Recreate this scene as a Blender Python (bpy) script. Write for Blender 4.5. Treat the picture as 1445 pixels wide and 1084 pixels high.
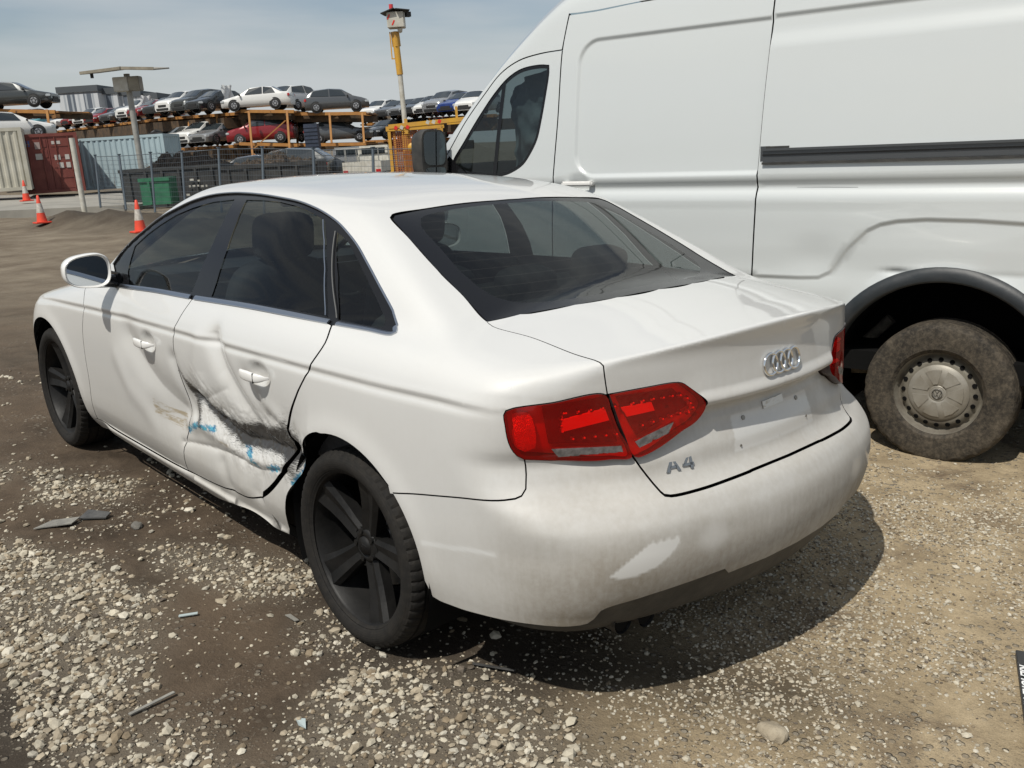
import bpy, bmesh, math, random
import numpy as np
from mathutils import Vector, Matrix
from mathutils.geometry import delaunay_2d_cdt
np.seterr(all='ignore')
random.seed(7); rng = np.random.default_rng(7)
S = bpy.context.scene
for o in list(bpy.data.objects): bpy.data.objects.remove(o)
COL = S.collection
R = math.radians
# ---------------------------------------------------------------- camera
cd = bpy.data.cameras.new('camera'); cam = bpy.data.objects.new('camera', cd); COL.objects.link(cam); S.camera = cam
cd.sensor_fit = 'HORIZONTAL'; cd.sensor_width = 36; cd.lens = 36*1300/1445; cd.clip_start = .05; cd.clip_end = 2000
yaw, pitch, roll = -0.7391929, -0.2587312, -0.0160250
fw = Vector((math.cos(pitch)*math.cos(yaw), math.cos(pitch)*math.sin(yaw), math.sin(pitch)))
rt = Vector((math.sin(yaw), -math.cos(yaw), 0)); up = rt.cross(fw)
r2 = math.cos(roll)*rt+math.sin(roll)*up; u2 = -math.sin(roll)*rt+math.cos(roll)*up
M = Matrix((r2, u2, -fw)).transposed().to_4x4(); M.translation = (-1.2732186, 2.3093829, 1.5538262)
cam.matrix_world = M
# ---------------------------------------------------------------- light: high sun from the left rear, thin cloud
SUN = Vector((-.14, .66, 1.0)).normalized()
EL = math.asin(SUN.z); AZ = math.atan2(SUN.x, SUN.y)
sl = bpy.data.lights.new('sun', 'SUN'); sl.energy = 4.4; sl.angle = R(.55); sl.color = (1, .955, .87)
so = bpy.data.objects.new('sun', sl); COL.objects.link(so); so.rotation_euler = SUN.to_track_quat('Z', 'Y').to_euler(); so.location = (0, 0, 30)
W = bpy.data.worlds.new('World'); S.world = W; W.use_nodes = True
nt = W.node_tree; nt.nodes.clear()
def wn(t, **k):
    n = nt.nodes.new(t)
    for a, b in k.items(): setattr(n, a, b)
    return n
sky = wn('ShaderNodeTexSky', sky_type='NISHITA', sun_disc=False, sun_elevation=EL, sun_rotation=AZ, air_density=1.0, dust_density=1.0, ozone_density=1.2)
tc = wn('ShaderNodeTexCoord'); mp = wn('ShaderNodeMapping'); mp.inputs['Scale'].default_value = (1.0, 1.0, 7.0)
nz = wn('ShaderNodeTexNoise'); nz.inputs['Scale'].default_value = 1.7; nz.inputs['Detail'].default_value = 5; nz.inputs['Roughness'].default_value = .5
rmp = wn('ShaderNodeValToRGB'); rmp.color_ramp.elements[0].position = .40; rmp.color_ramp.elements[1].position = .62
rmp.color_ramp.elements[0].color = (.24,.24,.24,1); rmp.color_ramp.elements[1].color = (.92,.92,.92,1)
mx = wn('ShaderNodeMix', data_type='RGBA'); mx.inputs['B'].default_value = (6.9, 7.3, 7.5, 1)
bg = wn('ShaderNodeBackground'); bg.inputs['Strength'].default_value = .085; wo = wn('ShaderNodeOutputWorld')
L = nt.links.new
L(tc.outputs['Generated'], mp.inputs['Vector']); L(mp.outputs['Vector'], nz.inputs['Vector']); L(nz.outputs['Fac'], rmp.inputs['Fac'])
L(rmp.outputs['Color'], mx.inputs['Factor']); L(sky.outputs['Color'], mx.inputs['A']); L(mx.outputs['Result'], bg.inputs['Color']); L(bg.outputs['Background'], wo.inputs['Surface'])
S.view_settings.view_transform = 'Standard'; S.view_settings.look = 'None'; S.view_settings.gamma = 1; S.view_settings.exposure = -0.08
S.render.engine = 'CYCLES'; S.cycles.max_bounces = 10; S.cycles.transparent_max_bounces = 24
S.render.resolution_x = 1024; S.render.resolution_y = 768
# ---------------------------------------------------------------- helpers
def mat(name, col, rough=.5, metal=0, coat=0, spec=.5, **kw):
    m = bpy.data.materials.new(name); m.use_nodes = True; b = m.node_tree.nodes['Principled BSDF']
    b.inputs['Base Color'].default_value = (*col, 1); b.inputs['Roughness'].default_value = rough; b.inputs['Metallic'].default_value = metal
    b.inputs['Coat Weight'].default_value = coat; b.inputs['Coat Roughness'].default_value = .04; b.inputs['Specular IOR Level'].default_value = spec
    if 'emit' in kw: b.inputs['Emission Color'].default_value = (*kw['emit'], 1); b.inputs['Emission Strength'].default_value = kw.get('es', 1)
    return m
class NB:
    """small node-building helper"""
    def __init__(s, m): s.t = m.node_tree; s.b = s.t.nodes.get('Principled BSDF'); s.out = s.t.nodes.get('Material Output')
    def n(s, t, ins=None, **k):
        q = s.t.nodes.new(t)
        for a, b in k.items(): setattr(q, a, b)
        for a, b in (ins or {}).items():
            if hasattr(b, 'is_linked'): s.t.links.new(b, q.inputs[a])
            else: q.inputs[a].default_value = b
        return q
    def l(s, a, b): s.t.links.new(a, b)
    def noise(s, scale, detail=4, rough=.55, vec=None, dist=0):
        q = s.n('ShaderNodeTexNoise', {'Scale': scale, 'Detail': detail, 'Roughness': rough, 'Distortion': dist})
        if vec is not None: s.l(vec, q.inputs['Vector'])
        return q.outputs['Fac']
    def ramp(s, fac, *stops):
        q = s.n('ShaderNodeValToRGB'); s.l(fac, q.inputs['Fac']); e = q.color_ramp.elements
        while len(e) < len(stops): e.new(.5)
        for i, (p, c) in enumerate(stops): e[i].position = p; e[i].color = (*c, 1) if len(c) == 3 else c
        return q.outputs['Color']
    def rampf(s, fac, a, b):
        if a > b: return s.ramp(fac, (b, (1,1,1)), (a, (0,0,0)))
        return s.ramp(fac, (a, (0,0,0)), (b, (1,1,1)))
    def mix(s, f, a, b, bt='MIX'):
        q = s.n('ShaderNodeMix', data_type='RGBA', blend_type=bt)
        for k, v in (('Factor', f), ('A', a), ('B', b)):
            if hasattr(v, 'is_linked'): s.l(v, q.inputs[k])
            elif k == 'Factor': q.inputs[k].default_value = v
            else: q.inputs[k].default_value = (*v, 1)
        return q.outputs['Result']
    def math(s, op, a, b=0, clamp=False):
        q = s.n('ShaderNodeMath', operation=op, use_clamp=clamp)
        for i, v in enumerate((a, b)):
            if hasattr(v, 'is_linked'): s.l(v, q.inputs[i])
            else: q.inputs[i].default_value = v
        return q.outputs[0]
    def obj(s): return s.n('ShaderNodeTexCoord').outputs['Object']
    def mapv(s, vec, sc, rot=(0,0,0)):
        q = s.n('ShaderNodeMapping', {'Scale': sc, 'Rotation': rot}); s.l(vec, q.inputs['Vector']); return q.outputs['Vector']
    def bump(s, h, st=.3, dist=.01, nrm=None):
        q = s.n('ShaderNodeBump', {'Strength': st, 'Distance': dist}); s.l(h, q.inputs['Height'])
        if nrm is not None: s.l(nrm, q.inputs['Normal'])
        return q.outputs['Normal']
def rough_mat(name, c1, c2, scale=8, rough=.8, bump=.2, metal=0, lo=.35, hi=.65, dist=.01, coat=0):
    m = mat(name, c1, rough, metal, coat); k = NB(m); v = k.obj(); f = k.noise(scale, 6, .6, v)
    k.l(k.ramp(f, (lo, c1), (hi, c2)), k.b.inputs['Base Color']); k.l(k.bump(k.noise(scale*4, 5, .6, v), bump, dist), k.b.inputs['Normal']); return m
def link(name, me, parent=None, loc=None):
    o = bpy.data.objects.new(name, me); COL.objects.link(o)
    if parent: o.parent = parent
    if loc is not None: o.location = loc
    return o
def tag(o, label=None, cat=None, group=None, kind=None):
    if label: o['label'] = label
    if cat: o['category'] = cat
    if group: o['group'] = group
    if kind: o['kind'] = kind
    return o
def empty(name, loc=(0,0,0), rz=0, parent=None):
    o = bpy.data.objects.new(name, None); o.empty_display_size = .1; COL.objects.link(o); o.location = loc; o.rotation_euler = (0, 0, rz)
    if parent: o.parent = parent
    return o
class MB:
    """mesh collector: pieces with material slots, built into ONE object"""
    def __init__(s): s.v = []; s.f = []; s.m = []; s.sm = []
    def add(s, v, f, m=0, smooth=False):
        k = len(s.v); s.v += [tuple(p) for p in v]; s.f += [[i+k for i in q] for q in f]; s.m += [m]*len(f); s.sm += [smooth]*len(f); return s
    def box(s, c, d, m=0, rz=0, rx=0, ry=0, bev=0):
        x, y, z = [q/2 for q in d]
        if bev <= 0:
            V = [(-x,-y,-z),(x,-y,-z),(x,y,-z),(-x,y,-z),(-x,-y,z),(x,-y,z),(x,y,z),(-x,y,z)]
            Fc = [[0,3,2,1],[4,5,6,7],[0,1,5,4],[1,2,6,5],[2,3,7,6],[3,0,4,7]]
        else:
            bm = bmesh.new(); bmesh.ops.create_cube(bm, size=1); bmesh.ops.scale(bm, vec=d, verts=bm.verts)
            bmesh.ops.bevel(bm, geom=bm.edges[:], offset=bev, segments=2, affect='EDGES'); bm.verts.index_update()
            V = [tuple(q.co) for q in bm.verts]; Fc = [[q.index for q in f.verts] for f in bm.faces]; bm.free()
        T = Matrix.Rotation(rz,3,'Z') @ Matrix.Rotation(ry,3,'Y') @ Matrix.Rotation(rx,3,'X')
        return s.add([T @ Vector(q)+Vector(c) for q in V], Fc, m)
    def tube(s, a, b, r, m=0, r2=None, n=10, cap=True, smooth=True):
        a, b = Vector(a), Vector(b); d = (b-a).normalized(); q = d.to_track_quat('Z','Y'); r2 = r if r2 is None else r2
        V = [a+q @ Vector((r*math.cos(t), r*math.sin(t), 0)) for t in [2*math.pi*i/n for i in range(n)]]+[b+q @ Vector((r2*math.cos(t), r2*math.sin(t), 0)) for t in [2*math.pi*i/n for i in range(n)]]
        s.add(V, [[i,(i+1)%n,n+(i+1)%n,n+i] for i in range(n)], m, smooth)
        if cap: s.add(V, [list(range(n))[::-1], list(range(n,2*n))], m)
        return s
    def path(s, pts, r, m=0, n=8):
        for a, b in zip(pts[:-1], pts[1:]): s.tube(a, b, r, m, n=n)
        return s
    def lathe(s, prof, n=48, axis='Y', m=0, c=(0,0,0), smooth=True, close=False):
        V = []
        for r, h in prof:
            for i in range(n):
                t = 2*math.pi*i/n
                V.append((c[0]+r*math.cos(t), c[1]+h, c[2]+r*math.sin(t)) if axis == 'Y' else (c[0]+r*math.cos(t), c[1]+r*math.sin(t), c[2]+h))
        k = len(prof); Fc = []
        for j in range(k-1 if not close else k):
            j2 = (j+1) % k
            for i in range(n):
                q = [j*n+i, j*n+(i+1)%n, j2*n+(i+1)%n, j2*n+i]; Fc.append(q if axis == 'Y' else q[::-1])
        return s.add(V, Fc, m, smooth)
    def build(s, name, mats, parent=None, auto=None):
        me = bpy.data.meshes.new(name); me.from_pydata(s.v, [], s.f)
        for q in (mats if isinstance(mats, (list, tuple)) else [mats]): me.materials.append(q)
        me.polygons.foreach_set('material_index', s.m); me.polygons.foreach_set('use_smooth', s.sm); me.update()
        return link(name, me, parent)
def smooth_angle(o, ang=35):
    me = o.data; me.polygons.foreach_set('use_smooth', [True]*len(me.polygons))
    try: me.set_sharp_from_angle(angle=R(ang))
    except Exception: pass
    return o

# ---------------------------------------------------------------- sedan body: one smooth field, x forward from rear bumper, y left, z up
def spl(xs, ys):
    """smooth (cubic hermite, monotone-ish) 1-D curve"""
    xs = np.array(xs, float); ys = np.array(ys, float)
    h = np.diff(xs); d = np.diff(ys)/h
    m = np.zeros_like(ys); m[1:-1] = (d[:-1]*h[1:]+d[1:]*h[:-1])/(h[:-1]+h[1:]); m[0] = d[0]; m[-1] = d[-1]
    def f(x):
        x = np.asarray(x, float); xc = np.clip(x, xs[0], xs[-1])
        i = np.clip(np.searchsorted(xs, xc, side='right')-1, 0, len(xs)-2)
        t = (xc-xs[i])/h[i]; t2 = t*t; t3 = t2*t
        return (2*t3-3*t2+1)*ys[i]+(t3-2*t2+t)*h[i]*m[i]+(-2*t3+3*t2)*ys[i+1]+(t3-t2)*h[i]*m[i+1] + m[0]*np.minimum(x-xs[0],0)+m[-1]*np.maximum(x-xs[-1],0)
    return f
def smax(a, b, k):
    h = np.maximum(k-np.abs(a-b), 0)/k
    return np.maximum(a, b)+h*h*h*k/6
def smin(a, b, k): return -smax(-a, -b, k)
def gauss(d, w): return np.exp(-(d/w)**2)
def sstep(a, b, x):
    t = np.clip((x-a)/(b-a), 0, 1); return t*t*(3-2*t)
creaseZ = spl([.3,.55,.8,1.27,2.25,3.3,4.0,4.5], [.895,.902,.897,.887,.866,.832,.79,.70])
_low = spl([.08,.14,.19,.24,.32,.45,.60,.75,.86,.95], [.70,.79,.832,.862,.884,.900,.910,.913,.909,.900])
_up = spl([0,.03,.07,.12,.18,.3], [0,.010,.028,.056,.100,.22])
_plan = spl([-.2,.1,.3,.5,.8,1.1,3.3,3.7,4.0,4.3,4.5,4.7,4.8], [.20,.105,.062,.034,.010,0,0,.0,.004,.025,.06,.16,.26])
deckZ = spl([-.1,.08,.16,.3,.7,1.0,1.4,2.2,3.1,3.35,3.8,4.05,4.3,4.5,4.66,4.8], [1.05,1.056,1.056,1.062,1.100,1.108,1.100,1.078,1.045,1.02,.948,.90,.845,.78,.70,.58])
roofZ = spl([.9,1.25,1.5,1.8,2.1,2.5,2.85,3.2], [1.27,1.366,1.399,1.422,1.428,1.416,1.378,1.29])
_rear = spl([.10,.18,.265,.34,.42,.52,.60,.635,.655,.68,.74,.80,.838,.858,.90,.96,1.01,1.04,1.06,1.2],
            [.50,.30,.10,.046,.012,0,.016,.040,.066,.088,.106,.128,.130,.096,.105,.113,.112,.104,.10,.10])
_rear2 = spl([.10,.18,.265,.34,.42,.52,.60,.635,.655,.68,.74,.80,.86,.90,.96,1.01,1.04,1.06,1.2],
            [.50,.30,.10,.046,.012,0,.016,.035,.055,.075,.092,.10,.102,.106,.112,.112,.104,.10,.10])
_front = spl([.1,.25,.5,.65,.8,1.0],[4.45,4.62,4.69,4.66,4.55,4.4])
def seg_dist(px, pz, x0, z0, x1, z1):
    dx, dz = x1-x0, z1-z0; L = dx*dx+dz*dz+1e-12
    t = np.clip(((px-x0)*dx+(pz-z0)*dz)/L, 0, 1)
    return np.hypot(px-x0-t*dx, pz-z0-t*dz)
def line_dist(x, z, pts):
    d = np.full(np.shape(x), 9.)
    for (a, b), (c, e) in zip(pts[:-1], pts[1:]): d = np.minimum(d, seg_dist(x, z, a, b, c, e))
    return d
def vn2(x, y, seed=0):
    """smooth value noise in 2-D, -1..1"""
    xi = np.floor(x).astype(np.int64); yi = np.floor(y).astype(np.int64); fx = x-xi; fy = y-yi
    fx = fx*fx*fx*(fx*(fx*6-15)+10); fy = fy*fy*fy*(fy*(fy*6-15)+10)
    def h(i, j):
        n = (i*374761393+j*668265263+seed*982451653) & 0xffffffff
        n = ((n ^ (n >> 13))*1274126177) & 0xffffffff
        return ((n ^ (n >> 16)) & 0xffff)/32767.5-1
    return (h(xi,yi)*(1-fx)+h(xi+1,yi)*fx)*(1-fy)+(h(xi,yi+1)*(1-fx)+h(xi+1,yi+1)*fx)*fy
GROOVE = [(2.20,.70),(2.162,.655),(2.035,.586),(1.865,.545),(1.745,.522),(1.559,.545),(1.401,.555),(1.33,.57)]
LEDGE = [(2.301,.377),(2.068,.412),(1.803,.436),(1.654,.425),(1.414,.480)]
CRUSH = [(2.2,.50),(1.85,.50),(1.40,.53)]
FOLDS = [([(2.12,.62)]+GROOVE[2:], .040, .024), (LEDGE, .020, .011), ([(1.861,.879),(1.80,.78),(1.70,.68),(1.62,.60)], .050, .007), ([(2.70,.77),(2.56,.68),(2.42,.60),(2.26,.53)], .06, .006), ([(2.10,.60),(1.95,.64),(1.80,.70)], .03, .005), ([(1.50,.66),(1.44,.60)], .03, .006)]   # sharp creases
DENTS = [   # polyline, width, depth
    (CRUSH, .17, .030), ([(2.10,.62)]+GROOVE[2:], .06, .006), ([(2.24,.47),(2.1,.50),(1.9,.475),(1.72,.455),(1.55,.47),(1.40,.50)], .035, -.016),
    ([(1.861,.879),(1.80,.78),(1.70,.68),(1.62,.60)], .050, .020), ([(1.98,.85),(2.02,.73),(1.95,.64)], .045, -.006), ([(1.62,.77),(1.55,.69),(1.47,.63)], .05, .012),
    ([(1.50,.70),(1.42,.672),(1.38,.64)], .035, -.008), ([(1.95,.37),(1.92,.29)], .040, .012), ([(1.64,.40),(1.67,.33)], .035, .014), ([(1.78,.40),(1.79,.32)], .035, -.007),
    ([(2.72,.77),(2.56,.68),(2.42,.60),(2.26,.53)], .085, .014), ([(2.86,.64),(2.76,.52),(2.57,.44)], .06, -.006), ([(2.50,.47),(2.25,.47)], .07, .012),
    ([(1.36,.45),(1.34,.56)], .035, .022)]
DENTS.append(([(2.235,.74),(2.19,.60),(2.14,.52)], .035, .012))
def dent(x, z):
    d = np.zeros_like(x); m = (x > 1.2) & (x < 3.1) & (z > .2) & (z < .98)
    if not m.any(): return d
    xm, zm = x[m], z[m]; q = np.zeros_like(xm)
    for pts, w, dp in DENTS: q += dp*np.exp(-(line_dist(xm, zm, pts)/w)**2)
    for pts, w, dp in FOLDS: q += dp*np.exp(-(np.sqrt(line_dist(xm, zm, pts)**2+.0025**2)-.0025)/w*1.4)
    g = line_dist(xm, zm, GROOVE); k = np.exp(-((g-.02)/.085)**2)*sstep(2.16,2.00,xm)
    a, b = xm*.8+zm*.6, zm*.8-xm*.6
    q += k*(.0034*(1-2*np.abs(vn2(a*11, b*20, 3)))+.0022*(1-2*np.abs(vn2(a*34, b*55, 5)))+.0012*vn2(a*90, b*130, 8))
    d[m] = q; return d
RECESS = 1.0
ARCH = [(1.03,.325),(3.838,.325)]
ARCH_R = .372
CREASE = 1.0
def side_y(x, z, left):
    zc = creaseZ(x)
    y = np.where(z < zc, _low(z-(zc-.87)*sstep(.5,.87,z)), _low(.87)-_up(np.clip(z-zc,0,.6)))
    y = y-_plan(x)
    y -= CREASE*(.0055*np.exp(-((z-zc+.013)/.012)**2)-.0015*np.exp(-((z-zc-.006)/.010)**2))*sstep(.25,.6,x)*(1-sstep(4.1,4.4,x))
    for cx, cz in ARCH:   # arch flare lip
        r = np.hypot(x-cx, z-cz); y += .010*np.exp(-((r-ARCH_R)/.05)**2)*sstep(-.1,.25,z-cz+.2)
        y += .006*np.exp(-((r-ARCH_R)/.16)**2)*sstep(-.1,.25,z-cz+.2)
    y -= .010*sstep(.33,.24,z)*sstep(1.3,1.5,x)*(1-sstep(3.3,3.5,x))      # door foot tuck above the sill
    y += .022*sstep(.235,.215,z)*sstep(1.45,1.6,x)*(1-sstep(3.25,3.4,x))  # sill ledge
    for hx, hz in HANDLES:
        y -= .022*np.exp(-(((x-hx)/.062)**2+((z-hz)/.036)**2)**1.5)
    return y-np.where(left, dent(x, z), 0)
HANDLES = [(1.522,.808),(2.476,.776)]
def gside(x, z):
    t = z-1.0
    y = .838-.33*t-.75*t*t
    return y-.062*sstep(1.7,.6,x)-.16*np.clip(z-1.02,0,.5)*sstep(1.75,1.0,x)-.035*sstep(2.6,3.7,x)
def F(p):
    x, ys, z = p[...,0], p[...,1], p[...,2]; y = np.abs(ys)
    side = y-side_y(x, z, ys > 0)
    top = (z-(deckZ(x)-.14*y*y))*.97
    ctr = sstep(.74,.60,y)*RECESS; z0 = z; z = z+.26*np.clip(y-.33,0,.3)*sstep(.70,.80,z)*sstep(.98,.92,z)
    rx = _rear(z)*ctr+_rear2(z)*(1-ctr) + .30*y*y + .12*y**4 - .018*sstep(.66,.58,z)*sstep(.3,.7,y) + .035*sstep(.5,.72,y)*gauss(z-.75,.12)
    rear = (rx-x)*.92
    z = z0
    fx = _front(z)-.42*y*y-.3*y**6
    front = (x-fx)*.9
    up = smax(side, top, .10)
    low = smax(up, rear, np.where(z > .93, .018, .02)+.10*sstep(.55,.80,y)+.09*(1-sstep(.5,.64,z)))
    low = smax(low, front, .12)
    low = smax(low, (.13-z), .06)
    gs = (y-gside(x, z))*.88
    rf = (z-(roofZ(x)-.10*y*y))*.98
    rw = (z-(1.062+.455*(x-(.635+.17*y*y))-.02*y*y))*.91
    ws = (z-(.965+.56*(3.42-.30*y*y-x)+.02*np.clip(1-((x-3.0)/.4)**2,0,1)))*.87
    g = smax(gs, rf, .11)
    g = smax(g, rw, .075); g = smax(g, ws, .06)
    g = np.maximum(g, .93-z)
    return smin(low, g, .03+.03*sstep(.6,.8,y))
X0, Z0 = .95, .80
W0 = math.pi/2*.45
def F_lamp(p):
    global RECESS
    RECESS = 0.0; v = F(p); RECESS = 1.0
    return v
def R0f(phi): return .55+.07*sstep(0,1.5,phi)
U0 = math.pi/2*1.1
X1 = 3.9
U1 = U0+X1-X0
def chart_rays(u, w):
    """u: 0 at rear centre, U0 at x=X0 on the left side, then metres forward; w: 0 at z=Z0"""
    phi = np.clip((U0-u)/1.1, 0, None)-np.clip((u-U1)/1.1, 0, None)          # 0 side .. 90deg rear centre
    ex, ey = -np.sin(phi), np.cos(phi)
    bx = X0+np.clip(u-U0, 0, X1-X0)
    R0 = R0f(np.abs(phi))
    th = np.clip(w, 0, W0)/.45
    rad = np.where(w > W0, np.maximum(R0-(w-W0), 0.0), R0)
    oz = np.where(w < 0, Z0+w, Z0)
    o = np.stack([bx+ex*rad, ey*rad, oz+0*u], -1)
    d = np.stack([ex*np.cos(th), ey*np.cos(th), np.sin(th)], -1)
    return o, d
def march(o, d, t1=1.3, n=90, f=None):
    f = f or F
    lo = np.zeros(o.shape[0]); hi = np.full(o.shape[0], t1)
    ts = np.linspace(t1, 0, n); done = np.zeros(o.shape[0], bool); prev = np.full(o.shape[0], t1)
    for t in ts:
        v = f(o+d*t); newin = (v < 0) & ~done
        lo[newin] = t; hi[newin] = prev[newin]; done |= newin; prev = np.where(done, prev, t)
        if done.all(): break
    for _ in range(22):
        m = (lo+hi)/2; v = f(o+d*m[:,None]); ins = v < 0
        lo = np.where(ins, m, lo); hi = np.where(ins, hi, m)
    return o+d*((lo+hi)/2)[:,None]
def grad(p, e=.002, f=None):
    f = f or F
    g = np.stack([f(p+np.eye(3)[i]*e)-f(p-np.eye(3)[i]*e) for i in range(3)], -1)
    return g/np.linalg.norm(g, axis=-1, keepdims=True)
def chart_pt(uw, f=None):
    o, d = chart_rays(uw[:,0], uw[:,1]); return march(o, d, f=f)
def to_chart(p):
    """3-D point (left half) -> (u,w)"""
    p = np.atleast_2d(p); x, y, z = p[:,0], np.abs(p[:,1]), p[:,2]
    phi = np.where(x < X0, np.arctan2(X0-x, np.maximum(y,1e-9)), np.where(x > X1, np.arctan2(x-X1, np.maximum(y,1e-9)), 0))
    u = np.where(x < X0, U0-phi*1.1, np.where(x > X1, U1+phi*1.1, U0+x-X0))
    rad = np.where(x < X0, np.hypot(X0-x, y), np.where(x > X1, np.hypot(x-X1, y), y))
    R0 = R0f(phi)
    th = np.arctan2(z-Z0, rad-R0)
    w = np.where(rad < R0, np.where(z > Z0, W0+R0-rad, z-Z0), np.where(z < Z0, z-Z0, np.clip(th,0,math.pi/2)*.45))
    return np.stack([u, w], 1)

# ---------------------------------------------------------------- van body field: x forward from rear axle, y left (towards the street side we see), z up
_vs = spl([.2,.34,.45,.60,.86,.90,1.05,1.22,1.30,1.335,1.39,1.42,1.46,1.6,1.9,2.2,2.4,2.55,2.8],
          [.93,.985,1.005,1.012,1.012,1.006,1.003,.998,.992,.972,.992,.991,.987,.975,.942,.898,.855,.80,.62])
_vt = spl([-1.4,0,1.2,1.7,2.0,2.25,2.5,2.8,3.1,3.35,3.6,4.0,4.3,4.5,4.62],
          [2.62,2.68,2.685,2.66,2.60,2.50,2.325,2.07,1.76,1.50,1.34,1.16,1.02,.80,.5])
_vplan = spl([-1.4,-1.0,0,1.6,2.2,2.8,3.3,3.8,4.2,4.6],[.04,.01,0,0,.01,.03,.045,.06,.13,.33])
VLX = [-1.3,-.9,-.31,-.11,.10,.23,.31,.37,.46,.54,.60,.70,2.2]; VLZ = [1.10,1.13,1.165,1.177,1.181,1.172,1.155,1.125,1.035,.915,.885,.880,.875]
V_ARCH = [(0,.37),(3.64,.37)]
V_RECESS = dict(x0=.80, x1=2.06, z0=1.405, z1=2.17)
def van_F(p):
    x, y, z = p[...,0], np.abs(p[...,1]), p[...,2]
    s = _vs(z)-_vplan(x)
    # pressed window field of the sliding door and of the rear side panel
    def rr(x0, x1, z0, z1, r, w):
        dx = np.maximum(np.maximum(x0+r-x, x-x1+r), 0); dz = np.maximum(np.maximum(z0+r-z, z-z1+r), 0)
        return sstep(w, -w, np.hypot(dx, dz)-r)
    xr = np.interp(z, [.36,.883,1.247,1.815,2.12,2.262], [.953,.952,.945,.931,.919,.915])
    s = s-.014*rr(.70,2.08,1.415,2.175,.13,.014)*(x > xr)-.014*rr(-3,1.3,1.9,2.182,.02,.014)*(x <= xr)*sstep(2.02,2.12,z)
    # swelling over the rear wheel
    zl = np.interp(x, VLX, VLZ); sl_ = np.abs(np.interp(x+.02, VLX, VLZ)-np.interp(x-.02, VLX, VLZ))/.04
    s = s-.012*sstep(.014, -.014, (z-zl)/np.sqrt(1+sl_*sl_))*sstep(2.3,2.1,x)*sstep(.30,.5,z)
    s = s-.010*np.exp(-((x-.22)/.06)**2-((z-.93)/.012)**2)-.006*np.exp(-((x+.15)/.30)**2-((z-.925)/.02)**2)
    s = s-.012*np.exp(-((x-.62)/.14)**2-((z-.99)/.10)**2)
    for cx, cz in V_ARCH: s = s+.012*np.exp(-((np.hypot(x-cx, z-cz)-.54)/.05)**2)
    s = s-.016*np.exp(-(((x-2.045)/.075)**2+((z-1.375)/.045)**2)**1.5)
    side = y-s
    top = (z-(_vt(x)-.05*y*y))*.8
    f = smax(side, top, .16)
    f = smax(f, -1.38-x, .05)
    f = smax(f, (x-(4.62-.25*y*y)), .15)
    return smax(f, .30-z, .05)

# ---------------------------------------------------------------- curved sheet panels cut from a body field
def cr(pts, step=.02):
    """Catmull-Rom resample of an open 2-D polyline"""
    P = np.array(pts, float)
    if len(P) == 2:
        n = max(1, int(np.linalg.norm(P[1]-P[0])/step)); return P[0]+(P[1]-P[0])*np.linspace(0,1,n+1)[:,None]
    Q = np.vstack([2*P[0]-P[1], P, 2*P[-1]-P[-2]]); out = []
    for i in range(1, len(Q)-2):
        n = max(1, int(np.linalg.norm(Q[i+1]-Q[i])/step)); t = np.linspace(0,1,n,endpoint=False)[:,None]
        a = np.linalg.norm(Q[i]-Q[i-1])**.5+1e-6; b = np.linalg.norm(Q[i+1]-Q[i])**.5+1e-6; c = np.linalg.norm(Q[i+2]-Q[i+1])**.5+1e-6
        m1 = (Q[i+1]-Q[i])+b*b*((Q[i]-Q[i-1])/(a*a)-(Q[i+1]-Q[i-1])/(a*a+a*b))*0+b*((Q[i]-Q[i-1])/a-(Q[i+1]-Q[i-1])/(a+b))
        m2 = (Q[i+1]-Q[i])+b*((Q[i+2]-Q[i+1])/c-(Q[i+2]-Q[i])/(b+c))
        out.append((2*t**3-3*t**2+1)*Q[i]+(t**3-2*t**2+t)*m1+(-2*t**3+3*t**2)*Q[i+1]+(t**3-t**2)*m2)
    out.append(P[-1:]); return np.vstack(out)
def lin(pts, step=.03):
    P = np.array(pts, float); out = []
    for a, b in zip(P[:-1], P[1:]):
        n = max(1, int(np.linalg.norm(b-a)/step)); out.append(a+(b-a)*np.linspace(0,1,n,endpoint=False)[:,None])
    out.append(P[-1:]); return np.vstack(out)
def loop_of(*segs):
    """segs: (points, gap) chained end to end -> (pts, flags); flag = this vertex is a shut-gap edge"""
    pts, fl = [], []
    for p, g in segs:
        p = np.asarray(p)
        for i, q in enumerate(p):
            gi = float(g[i]) if isinstance(g, np.ndarray) else g
            if pts and np.linalg.norm(pts[-1]-q) < 1e-4: fl[-1] = fl[-1] or gi; continue
            pts.append(q); fl.append(gi)
    if np.linalg.norm(pts[0]-pts[-1]) < 1e-4: pts.pop(); f = fl.pop(); fl[0] = fl[0] or f
    return np.array(pts), np.array(fl)
def inside(pt, loops):
    r = np.zeros(len(pt), bool); x, y = pt[:,0], pt[:,1]
    for L_ in loops:
        a = L_; b = np.roll(L_, -1, 0)
        for (x0,y0),(x1,y1) in zip(a, b):
            if y0 == y1: continue
            c = ((y0 > y) != (y1 > y)) & (x < (x1-x0)*(y-y0)/(y1-y0)+x0); r ^= c
    return r
def edge_dist(pt, loops):
    d = np.full(len(pt), 9.)
    for L_ in loops:
        for a, b in zip(L_, np.roll(L_, -1, 0)):
            ab = b-a; t = np.clip(((pt-a)@ab)/(ab@ab+1e-12), 0, 1); d = np.minimum(d, np.hypot(*(pt-a-t[:,None]*ab).T))
    return d
def area(L_): x, y = L_.T; return .5*np.sum(x*np.roll(y,-1)-np.roll(x,-1)*y)
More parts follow.
